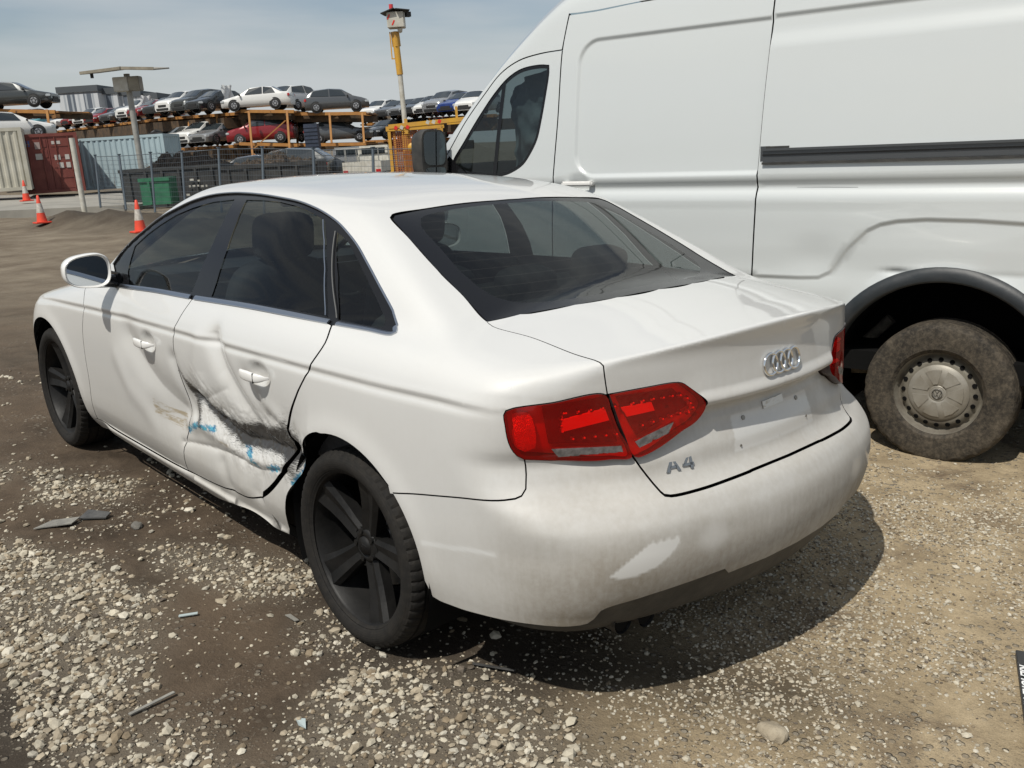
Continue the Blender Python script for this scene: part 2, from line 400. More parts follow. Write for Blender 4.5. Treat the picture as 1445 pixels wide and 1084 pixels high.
def offset_loop(L_, d):
    """inset by d (array per vertex)"""
    s = 1 if area(L_) > 0 else -1
    e = np.roll(L_,-1,0)-L_; e /= np.linalg.norm(e,axis=1,keepdims=True)+1e-12
    n = np.stack([-e[:,1], e[:,0]],1)*s; m = n+np.roll(n,1,0); m /= np.maximum(np.sum(m*m,1,keepdims=True)/2, .35)
    return L_+m*np.asarray(d).reshape(-1,1)
class ChartC:
    def __init__(s, rays, f, left=True, t1=1.3, flip=False): s.rays = rays; s.f = f; s.left = left; s.t1 = t1; s.flip = flip
    def pt(s, uw):
        o, d = s.rays(uw[:,0], uw[:,1])
        if not s.left: o = o*[1,-1,1]; d = d*[1,-1,1]
        p = march(o, d, s.t1, 44, s.f); return p, grad(p, f=s.f)
def verts_all(vs, i):
    for a in vs:
        if i < len(a): return a[i]
        i -= len(a)
norms_all = verts_all
def panel(name, loops, chart, mats, parent=None, step=.02, gap=.0022, depth=0.0, flange=.014, wear=None, guides=None, dark_edge=None, grm=.35):
    """loops: list of (pts, flags); first is the outer one, others are holes"""
    L2 = []
    for i, (p, f) in enumerate(loops):
        g = gap*f.astype(float)
        L2.append(offset_loop(p, g if i == 0 else -g))
    if getattr(chart, 'snap', False):
        for (p, f), l in zip(loops, L2):
            a = np.abs(p[:,0]) < 2e-3; l[a,0] = p[a,0]; b = p[:,1] > W0+.53; l[b,1] = p[b,1]
    allp = np.vstack(L2); lo, hi = allp.min(0), allp.max(0)
    gx, gy = np.meshgrid(np.arange(lo[0], hi[0], step), np.arange(lo[1], hi[1], step*.9)); gx[1::2] += step/2
    G = np.stack([gx.ravel(), gy.ravel()], 1); G = G[inside(G, L2)]
    if len(G): G = G[edge_dist(G, L2) > step*.45]
    if guides:
        gd = np.vstack(guides); gd = gd[inside(gd, L2)]
        if len(gd): gd = gd[edge_dist(gd, L2) > .002]
        if len(gd) and len(G):
            key = {}
            for q in gd: key.setdefault((int(q[0]//step), int(q[1]//step)), []).append(q)
            keep = np.ones(len(G), bool)
            for i, q in enumerate(G):
                a, b = int(q[0]//step), int(q[1]//step)
                if any((r[0]-q[0])**2+(r[1]-q[1])**2 < (step*grm)**2 for da in (-1,0,1) for db_ in (-1,0,1) for r in key.get((a+da, b+db_), ())): keep[i] = False
            G = G[keep]
        if len(gd): G = np.vstack([G, gd])
    V = np.vstack([allp, G]); E = []; k = 0
    for l in L2: n = len(l); E += [(k+i, k+(i+1)%n) for i in range(n)]; k += n
    vo, eo, fo, ov, oe, of = delaunay_2d_cdt([Vector(p) for p in V], E, [], 0, 1e-7)
    vo = np.array([tuple(p) for p in vo]); fo = np.array([f for f in fo if len(f) == 3])
    c = vo[fo].mean(1); fo = fo[inside(c, L2)]
    P, N = chart.pt(vo); P = P-N*depth
    tn = np.cross(P[fo[:,1]]-P[fo[:,0]], P[fo[:,2]]-P[fo[:,0]])
    flip = np.sum(tn*N[fo[:,0]], 1) < 0; fo[flip] = fo[flip][:, ::-1]
    verts = [P]; norms = [N]; faces = fo.tolist(); base = len(P)
    # flanges
    idx = {}
    for j, l in enumerate(ov):
        for q in l: idx[q] = j
    k = 0
    if flange:
        for (p, f), l in zip(loops, L2):
            n = len(l); ids = np.array([idx[k+i] for i in range(n)]); k += n
            pe, ne = P[ids], N[ids]
            tan = np.roll(pe,-1,0)-np.roll(pe,1,0); tan /= np.linalg.norm(tan,axis=1,keepdims=True)+1e-9
            out = np.cross(tan, ne)
            # outward = away from the sheet: compare with 2-D orientation
            if (area(l) > 0): pass
            c3 = P[fo].mean(1)
            sgn = 1
            i0 = int(np.argmax(f)) if f.any() else 0
            near = c3[np.argmin(np.linalg.norm(c3-pe[i0],axis=1))]
            if np.dot(near-pe[i0], out[i0]) > 0: sgn = -1
            out = out*sgn
            b = pe-ne*flange
            verts += [pe, b]; norms += [out, out]
            for i in range(n):
                j = (i+1) % n
                if not (f[i] and f[j]): continue
                for s0, s1 in ((0,1),):
                    q = [base+s0*n+i, base+s0*n+j, base+s1*n+j, base+s1*n+i]
                    vv = [verts_all(verts, t) for t in q]; gn = np.cross(vv[1]-vv[0], vv[2]-vv[0])
                    faces.append(q if np.dot(gn, norms_all(norms, q[0])+norms_all(norms, q[3])) > 0 else q[::-1])
            base += 2*n
    Va = np.vstack(verts); Na = np.vstack(norms)
    me = bpy.data.meshes.new(name); me.from_pydata(Va.tolist(), [], faces)
    for q in (mats if isinstance(mats, (list, tuple)) else [mats]): me.materials.append(q)
    me.polygons.foreach_set('use_smooth', [True]*len(me.polygons))
    if flange and dark_edge is not None:
        me.materials.append(dark_edge); k = len(me.materials)-1; me.polygons.foreach_set('material_index', [0]*len(fo)+[k]*(len(faces)-len(fo)))  # body panel flanges coloured dark to imitate shade inside the shut gaps
    if wear is not None:
        at = me.color_attributes.new('wear', 'FLOAT_COLOR', 'POINT'); w = wear(Va, Na); at.data.foreach_set('color', w.astype(np.float32).ravel())
    me.update()
    me.normals_split_custom_set_from_vertices(Na.tolist())
    return link(name, me, parent)
def mirror_obj(o, name=None, parent=None, mats=None):
    """mirrored copy (y -> -y) with its own mesh"""
    src = o.data; n = len(src.vertices); co = np.empty(n*3); src.vertices.foreach_get('co', co); co = co.reshape(-1,3)*[1,-1,1]
    cn = np.zeros((n,3)); 
    vn = np.empty(len(src.loops)*3); src.corner_normals.foreach_get('vector', vn); vn = vn.reshape(-1,3)
    li = np.empty(len(src.loops), int); src.loops.foreach_get('vertex_index', li); cn[li] = vn
    me = bpy.data.meshes.new(name or o.name); me.from_pydata(co.tolist(), [], [list(p.vertices)[::-1] for p in src.polygons])
    for q in src.materials: me.materials.append(q)
    mi = np.empty(len(src.polygons), int); src.polygons.foreach_get('material_index', mi); me.polygons.foreach_set('material_index', mi)
    sm = np.empty(len(src.polygons), bool); src.polygons.foreach_get('use_smooth', sm); me.polygons.foreach_set('use_smooth', sm)
    if 'wear' in src.color_attributes:
        w = np.empty(n*4, np.float32); src.color_attributes['wear'].data.foreach_get('color', w)
        w = w.reshape(-1,4); w[:,1:3] = 0; me.color_attributes.new('wear','FLOAT_COLOR','POINT').data.foreach_set('color', w.ravel())
    me.update()
    if sm.all(): me.normals_split_custom_set_from_vertices((cn*[1,-1,1]).tolist())
    return link(name or o.name, me, parent if parent is not None else o.parent)
def ribbon(P, N, a, b, h, closed=False):
    """raised moulding along 3-D points: width from -a to +b across, height h; returns verts, faces, normals-free"""
    P = np.asarray(P); N = np.asarray(N); T = np.gradient(P, axis=0); T /= np.linalg.norm(T,axis=1,keepdims=True)+1e-9; B = np.cross(N, T)
    prof = [(-a,0),(-a,h*.6),(-a*.6,h),(b*.6,h),(b,h*.6),(b,0)]
    V = np.concatenate([P+B*x+N*y for x, y in prof]); n = len(P); Fc = []
    for j in range(5):
        for i in range(n-1): Fc.append([j*n+i, j*n+i+1, (j+1)*n+i+1, (j+1)*n+i])
    Fc.append([j*n for j in range(6)]); Fc.append([j*n+n-1 for j in range(6)][::-1])
    return V.tolist(), Fc

# ---------------------------------------------------------------- shut lines and openings of the sedan in sheet coordinates (u along the body, w up)
CV = {
  'g1': [(4.0934,0.148),(4.0164,0.0496),(4.0608,-0.0944),(4.0833,-0.2232),(4.0954,-0.3358),(4.1356,-0.457),(4.1885,-0.5668)],
  'g2': [(2.9178,0.2451),(2.9327,0.1711),(2.948,0.1191),(2.9685,0.0789),(2.9832,-0.0014),(2.999,-0.0832),(2.991,-0.1772),(2.9856,-0.2704),(3.0197,-0.3472),(3.063,-0.4222),(3.0887,-0.4899),(3.1317,-0.5683)],
  'g3': [(1.9555,0.2916),(1.9231,0.2112),(1.9553,0.1202),(2.0345,-0.0032),(2.1003,-0.0934),(2.1343,-0.1537),(2.1431,-0.2093),(2.177,-0.2876),(2.26,-0.3687),(2.3501,-0.4408),(2.4279,-0.4845)],
  'doorbot': [(4.1885,-0.5668),(3.9902,-0.574),(3.6312,-0.5739),(3.1317,-0.5683),(2.8796,-0.5551),(2.6338,-0.5277),(2.5367,-0.5159),(2.4279,-0.4845)],
  'sillbot': [(4.4653,-0.6128),(4.2944,-0.6398),(4.0497,-0.6184),(3.7297,-0.6466),(3.3702,-0.6468),(2.9861,-0.6433),(2.6282,-0.5799),(2.4374,-0.5775),(2.2958,-0.5931)],
  'belt': [(3.6942,0.2057),(3.5629,0.2119),(3.2604,0.2315),(2.9178,0.2451),(2.5245,0.2665),(2.2361,0.2785),(2.1088,0.2841),(1.9555,0.2916),(1.7701,0.303),(1.6402,0.3108),(1.6261,0.3271),(1.6524,0.3604)],
  'rail': [(3.8303,0.3294),(3.7745,0.3998),(3.7118,0.4533),(3.6135,0.5096),(3.5195,0.5571),(3.3918,0.5984),(3.3004,0.6278),(3.1748,0.6541),(3.0096,0.6682),(2.8887,0.6703),(2.7656,0.6686),(2.6257,0.6634),(2.4908,0.6579),(2.3791,0.6498),(2.2951,0.6423),(2.1674,0.624),(2.0295,0.5865),(1.9537,0.5537),(1.8765,0.5136),(1.7633,0.4431),(1.6524,0.3604)],
  'glassF': [(3.5712,0.2306),(3.6343,0.3017),(3.6463,0.4344),(3.5639,0.489),(3.4774,0.5318),(3.3718,0.5749),(3.2567,0.6058),(3.1145,0.6322),(2.9555,0.6461),(2.9298,0.5993),(2.9164,0.4969),(2.9337,0.3868),(2.9535,0.2758),(3.2787,0.2553)],
  'glassR': [(2.7823,0.2821),(2.7754,0.3577),(2.7835,0.4717),(2.814,0.5695),(2.8586,0.6479),(2.7352,0.6512),(2.6008,0.6507),(2.488,0.6443),(2.3964,0.637),(2.3196,0.6296),(2.2557,0.6215),(2.1836,0.5679),(2.1116,0.4898),(2.0096,0.3243),(2.1722,0.3135),(2.4403,0.2985)],
  'glassQ': [(2.1611,0.6027),(2.117,0.5957),(2.0733,0.5843),(1.9933,0.5479),(1.9141,0.5033),(1.8272,0.4455),(1.7448,0.377),(1.7334,0.3487),(1.7431,0.3384),(1.8291,0.3296),(1.9494,0.3246),(2.0451,0.4781)],
  'archR': [(2.2475,-0.511),(2.227,-0.46),(2.207,-0.41),(2.1648,-0.355),(2.1127,-0.2951),(2.0597,-0.2245),(2.019,-0.159),(1.9811,-0.1315),(1.9201,-0.1074),(1.8401,-0.0998),(1.7431,-0.1225),(1.6699,-0.1564),(1.6086,-0.1879),(1.5451,-0.2139),(1.4772,-0.2668),(1.4156,-0.3328),(1.3975,-0.4257),(1.3656,-0.5031)],
  'seamQ': [(1.5451,-0.2139),(1.3219,-0.1772),(1.1802,-0.1532),(1.0666,-0.138),(1.0372,-0.1336),(1.0203,-0.1274),(1.0102,-0.1121),(1.0112,-0.0787),(1.0159,-0.0366)],
  'lightO': [(1.0159,-0.0366),(1.0346,-0.025),(1.0509,-0.0024),(1.06,0.0258),(1.0654,0.0609),(1.0692,0.0875),(1.0632,0.0991),(1.0435,0.1067),(0.9404,0.1252),(0.7784,0.1538),(0.7612,0.109),(0.7331,0.0277),(0.693,-0.0523),(0.756,-0.0539),(0.8172,-0.0551),(0.9423,-0.0451)],
  'lightI': [(0.7683,0.1563),(0.6607,0.1776),(0.5416,0.1977),(0.5111,0.1959),(0.4889,0.1828),(0.4154,0.1033),(0.4499,0.0341),(0.5419,-0.0144),(0.6339,-0.0473),(0.6834,-0.0523),(0.7224,0.0225),(0.7476,0.0989)],
  'lidside': [(1.2852,0.5294),(1.2428,0.4991),(1.0444,0.4236),(0.8698,0.2963),(0.7855,0.2368),(0.7823,0.2108),(0.7728,0.1562)],
  'lidlow': [(0.6862,-0.0544),(0.6615,-0.0852),(0.6423,-0.1072),(0.6056,-0.1468),(0.5953,-0.1543),(0.5752,-0.1576),(0.4609,-0.1569),(0.3392,-0.1529),(0.1266,-0.1469)],
  'rwin': [(1.2852,0.5294),(1.4778,0.6278),(1.7313,0.6714),(1.8971,0.7038),(2.0408,0.7298),(2.0561,0.7497),(2.0523,0.883),(2.0511,1.0579),(2.0448,1.1994),(2.0458,1.0537)],
  'rwglassbot': [(1.291,0.5417),(1.1633,0.686),(0.8542,0.8127),(0.5085,0.8932)],
  'bumpbot': [(1.3656,-0.5031),(1.3361,-0.5097),(1.2484,-0.5105),(1.1563,-0.5012),(1.0087,-0.4893),(0.8835,-0.4884),(0.8349,-0.4809),(0.8171,-0.4671),(0.7985,-0.4368),(0.6846,-0.4137),(0.5569,-0.4016),(0.2968,-0.3897)],
  'crease': [(3.9906,0.0534),(2.9465,0.0991),(1.9953,0.1229),(1.4874,0.1269),(1.2421,0.1105)],
}
for _k in CV: CV[_k] = np.array(CV[_k])

# ---------------------------------------------------------------- materials
def paint_mat(name, base, dustc=(.27,.24,.195), rough=.42):
    m = mat(name, base, rough, 0, 1.0); k = NB(m); v = k.obj()
    at = k.n('ShaderNodeAttribute', attribute_name='wear'); sp = k.n('ShaderNodeSeparateColor'); k.l(at.outputs['Color'], sp.inputs['Color'])
    n1 = k.noise(3.5, 6, .6, v); n2 = k.noise(60, 3, .6, v); n3 = k.noise(9, 9, .74, k.mapv(v, (1,1,6.5), (0,R(9),0)), .6); n4 = k.noise(38, 6, .75, k.mapv(v, (1,1,2.2), (0,R(-16),0)), .8)
    streak = k.noise(9, 5, .6, k.mapv(v, (6,6,.7)))
    dust = k.math('MULTIPLY', sp.outputs['Red'], k.math('ADD', k.math('MULTIPLY', n1, .9), k.math('ADD', k.math('MULTIPLY', n2, .35), k.math('MULTIPLY', streak, .35))), True)
    c = k.mix(dust, base, dustc)
    oc = k.math('ADD', k.math('MULTIPLY', at.outputs['Alpha'], .27), n3)
    och = k.mix(k.math('MULTIPLY', k.rampf(oc, .78, .90), k.math('ADD', .55, n2), True), c, (.34,.29,.21))
    bl = k.math('ADD', k.math('MULTIPLY', sp.outputs['Blue'], .30), k.math('ADD', k.math('MULTIPLY', n4, .6), k.math('MULTIPLY', n3, .4)))
    c2 = k.mix(k.rampf(bl, .785, .86), och, k.mix(k.rampf(n2, .35, .65), (.010,.085,.24), (.07,.36,.46)))
    bk = k.math('ADD', k.math('MULTIPLY', sp.outputs['Green'], .345), k.math('ADD', k.math('MULTIPLY', n3, .55), k.math('MULTIPLY', n4, .45)))
    bkf = k.math('ADD', k.math('MULTIPLY', k.rampf(bk, .68, .90), .93), k.math('MULTIPLY', sp.outputs['Green'], .06), True)
    n5 = k.noise(42, 5, .7, k.mapv(v, (.8,1,14), (0,R(10),0)), .3); bkf = k.math('MAXIMUM', bkf, k.math('MULTIPLY', k.rampf(k.math('ADD', n5, k.math('MULTIPLY', sp.outputs['Green'], .30)), .70, .76), k.rampf(sp.outputs['Green'], .05, .30)))
    c3 = k.mix(bkf, c2, (.024,.022,.020))
    k.l(c3, k.b.inputs['Base Color'])
    rg = k.math('ADD', k.math('MULTIPLY', dust, .5), k.math('ADD', rough, k.math('MULTIPLY', bkf, .35)), True); k.l(rg, k.b.inputs['Roughness'])
    k.l(k.math('SUBTRACT', 1.0, k.math('MULTIPLY', dust, 1.7), True), k.b.inputs['Coat Weight'])
    k.l(k.bump(n2, .04, .002), k.b.inputs['Normal'])
    return m
M_PAINT = paint_mat('white_car_paint', (.61,.612,.60))
M_BLACK = mat('black_gloss_trim', (.008,.008,.009), .16, 0, 0, .35)
M_RUB = rough_mat('black_rubber', (.018,.018,.018), (.035,.033,.031), 30, .6, .1)
M_PLAS = rough_mat('dark_grey_plastic', (.022,.022,.022), (.05,.047,.042), 12, .55, .15)
M_DARK = mat('shade_black', (.006,.006,.006), .9, 0, 0, .1)
M_CHROME = mat('bright_chrome', (.80,.81,.82), .08, 1)
M_SATIN = mat('satin_aluminium_trim', (.42,.45,.50), .28, 1)
M_RIM = rough_mat('matt_black_wheel_paint', (.007,.007,.007), (.014,.0135,.013), 10, .5, .08)
M_RIM.node_tree.nodes['Principled BSDF'].inputs['Specular IOR Level'].default_value = .25
M_STEEL = mat('worn_steel', (.28,.27,.25), .45, .9)
def schlick(k):
    f = k.n('ShaderNodeLayerWeight', {'Blend': .5}).outputs['Facing']      # same from both sides of the pane
    return k.math('ADD', .045, k.math('MULTIPLY', k.math('POWER', f, 5), .9))
def glass_mat(name, tr=(.44,.48,.47), dust=.03, rough=.01, refl=(1,1,1), lines=False):
    m = bpy.data.materials.new(name); m.use_nodes = True; k = NB(m); k.t.nodes.remove(k.b)
    t = k.n('ShaderNodeBsdfTransparent', {'Color': (*tr,1)}); g = k.n('ShaderNodeBsdfGlossy', {'Roughness': rough, 'Color': (*refl,1)})
    a = k.n('ShaderNodeMixShader'); k.l(schlick(k), a.inputs[0]); k.l(t.outputs[0], a.inputs[1]); k.l(g.outputs[0], a.inputs[2])
    d = k.n('ShaderNodeBsdfDiffuse', {'Color': (.35,.34,.31,1)}); b = k.n('ShaderNodeMixShader'); k.l(a.outputs[0], b.inputs[1]); k.l(d.outputs[0], b.inputs[2])
    v = k.obj(); n = k.noise(4, 5, .6, v); f = k.math('MULTIPLY', k.rampf(n, .25, .8), dust*2)
    if lines:
        w = k.n('ShaderNodeSeparateXYZ'); k.l(v, w.inputs[0]); s = k.math('SINE', k.math('MULTIPLY', w.outputs['Z'], 2*math.pi/.0215))
        f = k.math('ADD', f, k.math('MULTIPLY', k.rampf(s, .95, .99), .022))
    k.l(f, b.inputs[0]); k.l(b.outputs[0], k.out.inputs['Surface']); return m
M_GLASS = glass_mat('dark_tinted_glass', (.42,.47,.47), .004, refl=(.8,.8,.8)); M_VGLASS = glass_mat('van_door_glass', (.24,.29,.30), .006)
M_RGLASS = glass_mat('tinted_rear_window_glass', (.27,.31,.305), .008, refl=(.8,.8,.8), lines=True)
M_CGLASS = glass_mat('clear_glass', (.75,.80,.79), .03)
# ---------------------------------------------------------------- white sedan
car = empty('parked_car', (0,0,0))
tag(car, 'white four-door sedan with crushed scraped left doors and black alloy wheels, in the foreground', 'car')
def wear_sedan(P, N):
    x, y, z = P.T; left = y > 0
    dust = .07+.42*sstep(.62,.22,z)+.42*sstep(.55,.2,x)*sstep(1.04,.84,z)+.12*sstep(.95,.7,z)+.25*sstep(.5,.2,x)*sstep(.62,.45,z)
    # an outline of wiped-off dust where something rubbed the bumper, and one round rubbed spot
    def poly(pts, a, b):
        return inside(np.stack([a,b],1), [np.array(pts)])
    wipe = poly([(.685,.470),(.66,.492),(.63,.515),(.60,.535),(.575,.549),(.565,.541),(.555,.553),(.545,.541),(.532,.553),(.522,.543),(.500,.555),(.497,.535),(.525,.505),(.565,.478),(.615,.463),(.66,.462)], y, z) & (x < .3)
    WP = np.array([(.685,.470),(.66,.492),(.63,.515),(.60,.535),(.575,.549),(.565,.541),(.555,.553),(.545,.541),(.532,.553),(.522,.543),(.500,.555),(.497,.535),(.525,.505),(.565,.478),(.615,.463),(.66,.462)])
    near = (x < .3) & left & (z < .6); wd = np.zeros_like(x)
    if near.any():
        q = np.stack([y[near], z[near]], 1); e_ = edge_dist(q, [WP]); wd[near] = np.where(inside(q, [WP]), sstep(-.003, .004, e_), sstep(.003, -.004, e_))
    dust = dust*(1-wd)-.2*wd
    dust = dust-.45*np.exp(-(((y-.385)/.05)**2+((z-.52)/.038)**2)**2)*(x < .3)
    dust = dust-.5*np.exp(-((line_dist(x, z, [(.66,.468),(.55,.482),(.49,.496),(.40,.506)]))/.006)**2)*left*(y > .7)
    pl = poly([(-.187,.700),(.207,.700),(.195,.800),(-.18,.800)], y, z) & (x < .3)     # cleaner patch where the number plate was
    dust = np.where(pl, dust*.35, dust)
    g = line_dist(x, z, GROOVE)
    m = left & (x > 1.2) & (x < 3.0)
    black = np.zeros_like(x); blue = np.zeros_like(x); och = np.zeros_like(x)
    below = np.interp(x, [1.33,1.4,1.56,1.745,1.865,2.035,2.162,2.2], [.57,.555,.545,.522,.545,.586,.655,.70])
    dz = z-below
    black += 1.15*np.exp(-(np.where(dz > 0, dz/.040, dz/.024))**2)*sstep(2.20,2.04,x)*sstep(1.26,1.34,x)
    black += .50*np.exp(-((dz-.0)/.085)**2)*sstep(2.15,1.8,x)*sstep(1.26,1.5,x)
    black += .75*np.exp(-(line_dist(x,z,[(1.78,.535),(1.60,.575),(1.40,.60)])/.038)**2)
    black += .9*np.exp(-(line_dist(x,z,[(2.2,.70),(2.12,.60),(2.10,.50)])/.03)**2)
    black += .6*np.exp(-(line_dist(x,z,[(1.40,.48),(1.38,.66)])/.05)**2)
    black += .55*np.exp(-(line_dist(x,z,[(1.30,.45),(1.31,.62)])/.05)**2)
    for l in ([(2.25,.44),(2.13,.49),(1.97,.505)], [(1.76,.51),(1.70,.48),(1.66,.445)], [(1.56,.45),(1.48,.475)], [(1.29,.57),(1.34,.49),(1.39,.44)]):
        blue = np.maximum(blue, 1.25*np.exp(-(line_dist(x,z,l)/.028)**2))
    och = np.maximum(och, 1.2*np.exp(-(np.maximum(np.maximum(np.abs(x-2.39)-.13, np.abs(z-(.478+(x-2.39)*.1))-.028), 0)/.02)**2))
    och = np.maximum(och, 1.0*np.exp(-(line_dist(x,z,[(1.97,.475),(1.84,.462)])/.022)**2))
    och = np.maximum(och, .75*np.exp(-(line_dist(x,z,[(2.2,.52),(1.4,.50)])/.03)**2))
    return np.stack([dust, np.where(m, black, 0), np.where(m, blue, 0), np.where(m, och, 0)], 1)
CH = ChartC(chart_rays, F); CH.snap = True
def xyz(*pts): return to_chart(np.array(pts, float))
def c_(k, step=.02): return cr(CV[k], step)
def rp(name, loops, mats, parent=car, step=.02, **k): k.setdefault('dark_edge', M_DARK); return panel(name, loops, CH, mats, parent, step, wear=wear_sedan, **k)
def crease_guides(x0, x1, step=.012):
    xs = np.arange(x0, x1, step); zc = creaseZ(xs); out = []
    for d in (-.040,-.030,-.022,-.014,-.007,0,.007,.015,.025):
        p = np.stack([xs+(d*.3), np.full_like(xs,.905), zc+d], 1)
        out.append(to_chart(np.stack([p[:,0], side_y(p[:,0], p[:,2], np.zeros(len(p), bool)), p[:,2]], 1)))
    return out
# windscreen outline (half)
ws_top = xyz((2.73,0,1.38),(2.72,.25,1.376),(2.69,.45,1.355)); ws_side = xyz((2.69,.45,1.355),(2.80,.525,1.30),(3.0,.60,1.17),(3.20,.68,1.03),(3.27,.71,.98))
ws_bot = xyz((3.27,.71,.98),(3.36,.4,.99),(3.41,0,.99))
w_rear = c_('rwin')
k0 = int(np.argmin(np.abs(w_rear[:,0]-CV['rwin'][-2,0])+np.abs(w_rear[:,1]-CV['rwin'][-2,1])))
w_rear = np.vstack([w_rear[:k0+1], xyz((1.268,0,1.344))])
y0 = lambda a, b, z=1.42: lin(xyz((a,0,z),(b,0,z)), .04)
rail, belt = c_('rail'), c_('belt')
g1, g2, g3 = c_('g1'), c_('g2'), c_('g3')
# split the belt at the rear-door shut line
ib = int(np.argmin(np.hypot(*(belt-CV['belt'][7]).T))); it = int(np.argmin(np.hypot(*(belt-CV['belt'][-1]).T))); i2 = int(np.argmin(np.hypot(*(belt-CV['belt'][3]).T)))
db = c_('doorbot'); id2 = int(np.argmin(np.hypot(*(db-CV['doorbot'][3]).T)))
sb = c_('sillbot')
arc = np.stack(to_chart(np.array([(1.03-.374*math.cos(t), .93, .330+.374*math.sin(t)) for t in np.linspace(R(2), R(182), 40)])).T, 1)  # rear of arch -> front
arc_r = arc[::-1]                                                    # front -> rear
arch_r = cr(np.vstack([CV['archR'][:9], arc_r[(arc_r[:,0] < CV['archR'][8,0]-.02)]]), .02)
# keep the crash-pushed front edge of the arch as traced, circle behind it
iq = int(np.argmin(np.hypot(*(arch_r-CV['seamQ'][0]).T)))
seamq = c_('seamQ'); seamq[0] = arch_r[iq]
LO = c_('lightO', .012); i0 = int(np.argmin(np.hypot(*(LO-CV['lightO'][9]).T))); i1_ = int(np.argmin(np.hypot(*(LO-CV['lightO'][12]).T)))
lids = c_('lidside'); lidl = c_('lidlow'); LI = c_('lightI', .012)
sillR = sb[-1]
# --- body shell: quarter panels, pillars and roof
seg = [(lin([ws_top[-1], ws_top[1], ws_top[0]][::-1] , .03), True), (lin(ws_side, .03), True), (lin([ws_side[-1], g1[0]]), False), (lin([g1[0], belt[0]], .03), True), (lin([belt[0], rail[0]], .03), False),
       (rail, False), (belt[ib:it+1][::-1], False), (g3*1.0, 1.4), (db[-1:], True), (lin([db[-1], sb[-3], sillR], .03), False), (lin([sillR, arch_r[0]], .03), False), (arch_r[:iq+1], False),
       (seamq, True), (LO[:i0+1], True), (lids[::-1], True), (w_rear, True), (y0(1.268, 2.73), False)]
shell_loop = loop_of(*seg)
shell = rp('body_shell', [shell_loop], M_PAINT, step=.015, guides=crease_guides(.34, 1.25))
CHR = ChartC(chart_rays, F, left=False); CHR.snap = True
CHR_LOOP = shell_loop
shell_r = panel('body_shell', [shell_loop], CHR, M_PAINT, car, .022, wear=wear_sedan, dark_edge=M_DARK)
def both(o, **k): mirror_obj(o, **k); return o
# --- doors
HOLE = None
fd = rp('front_door', [loop_of((g1, 1), (db[:id2+1], 1), (g2[::-1], 1), (belt[:i2+1][::-1], 0), (lin([belt[0], g1[0]], .03), 1))], M_PAINT, step=.010, guides=crease_guides(2.18, 3.3))
rd = rp('rear_door', [loop_of((g2, 1), (db[id2:], 1.5), (g3[::-1], 1.6+5.0*sstep(.05,-.32,g3[::-1][:,1])), (belt[i2:ib+1][::-1], 0))], M_PAINT, step=.0075, gap=.0028, guides=crease_guides(1.15, 2.2))
fd['label'] = 'dented front door with scraped lower rear corner'; rd['label'] = 'crushed rear door with black scuffs and blue paint marks'
CHR_fd = panel('front_door', [loop_of((g1, 1), (db[:id2+1], 1), (g2[::-1], 1), (belt[:i2+1][::-1], 0), (lin([belt[0], g1[0]], .03), 1))], CHR, M_PAINT, car, .03, wear=wear_sedan, dark_edge=M_DARK)
CHR_rd = panel('rear_door', [loop_of((g2, 1), (db[id2:], 1), (g3[::-1], 1), (belt[i2:ib+1][::-1], 0))], CHR, M_PAINT, car, .03, wear=wear_sedan, dark_edge=M_DARK)
sill = rp('sill', [loop_of((db, 1), (lin([db[-1], sb[-3]], .03), 0), (sb[:-2][::-1], 0), (lin([sb[0], db[0]], .03), 0))], M_PAINT, step=.02)
both(sill)
# --- front end
fa = np.array([(3.838+.374*math.cos(t), .93, .330+.374*math.sin(t)) for t in np.linspace(R(195), R(-6), 44)]); farch = to_chart(fa)
bon_side = cr(xyz((3.27,.71,.98),(3.6,.74,.93),(3.95,.735,.87),(4.25,.70,.80),(4.42,.64,.74)), .03)
hl = cr(xyz((4.42,.64,.74),(4.30,.80,.74),(4.20,.87,.73)), .02); hlb = cr(xyz((4.20,.87,.73),(4.32,.84,.64),(4.50,.62,.62)), .02); hli = lin(xyz((4.50,.62,.62),(4.42,.64,.74)), .03)
fend = rp('front_fender', [loop_of((g1[::-1], 1), (lin([g1[0], bon_side[0]], .03), 0), (bon_side, 1), (hl, 1), (lin([hl[-1], farch[-1]], .03), 0), (farch[::-1], 0), (lin([farch[0], sb[0], g1[-1]], .03), 0))], M_PAINT, step=.02, guides=crease_guides(3.25, 4.3)); both(fend)
fbum = rp('front_bumper', [loop_of((lin([farch[-1], hl[-1]], .03), 0), (hlb, 1), (hli, 1), (lin(xyz((4.42,.64,.74),(4.62,.3,.70),(4.66,0,.69)), .03), 1), (lin(xyz((4.66,0,.69),(4.6,0,.22)), .03), 0), (lin(xyz((4.6,0,.22),(4.5,.5,.22)), .03), 0), (lin([xyz((4.5,.5,.22))[0], farch[-1]], .03), 0))], M_PAINT, step=.03); both(fbum)
hlp = rp('headlight', [loop_of((hl, 1), (hlb, 1), (hli, 1))], mat('headlight_lens', (.30,.31,.32), .08, 0, 1), step=.03, depth=.004); both(hlp)
bon = rp('bonnet', [loop_of((bon_side[::-1], 1), (ws_bot, 1), (lin(xyz((3.41,0,.99),(3.899,0,.94)), .04), 0), (lin(xyz((3.901,0.0001,.94),(4.66,0.0001,.69)), .04), 0), (lin(xyz((4.66,0,.69),(4.62,.3,.70),(4.42,.64,.74)), .03), 1))], M_PAINT, step=.03); both(bon)
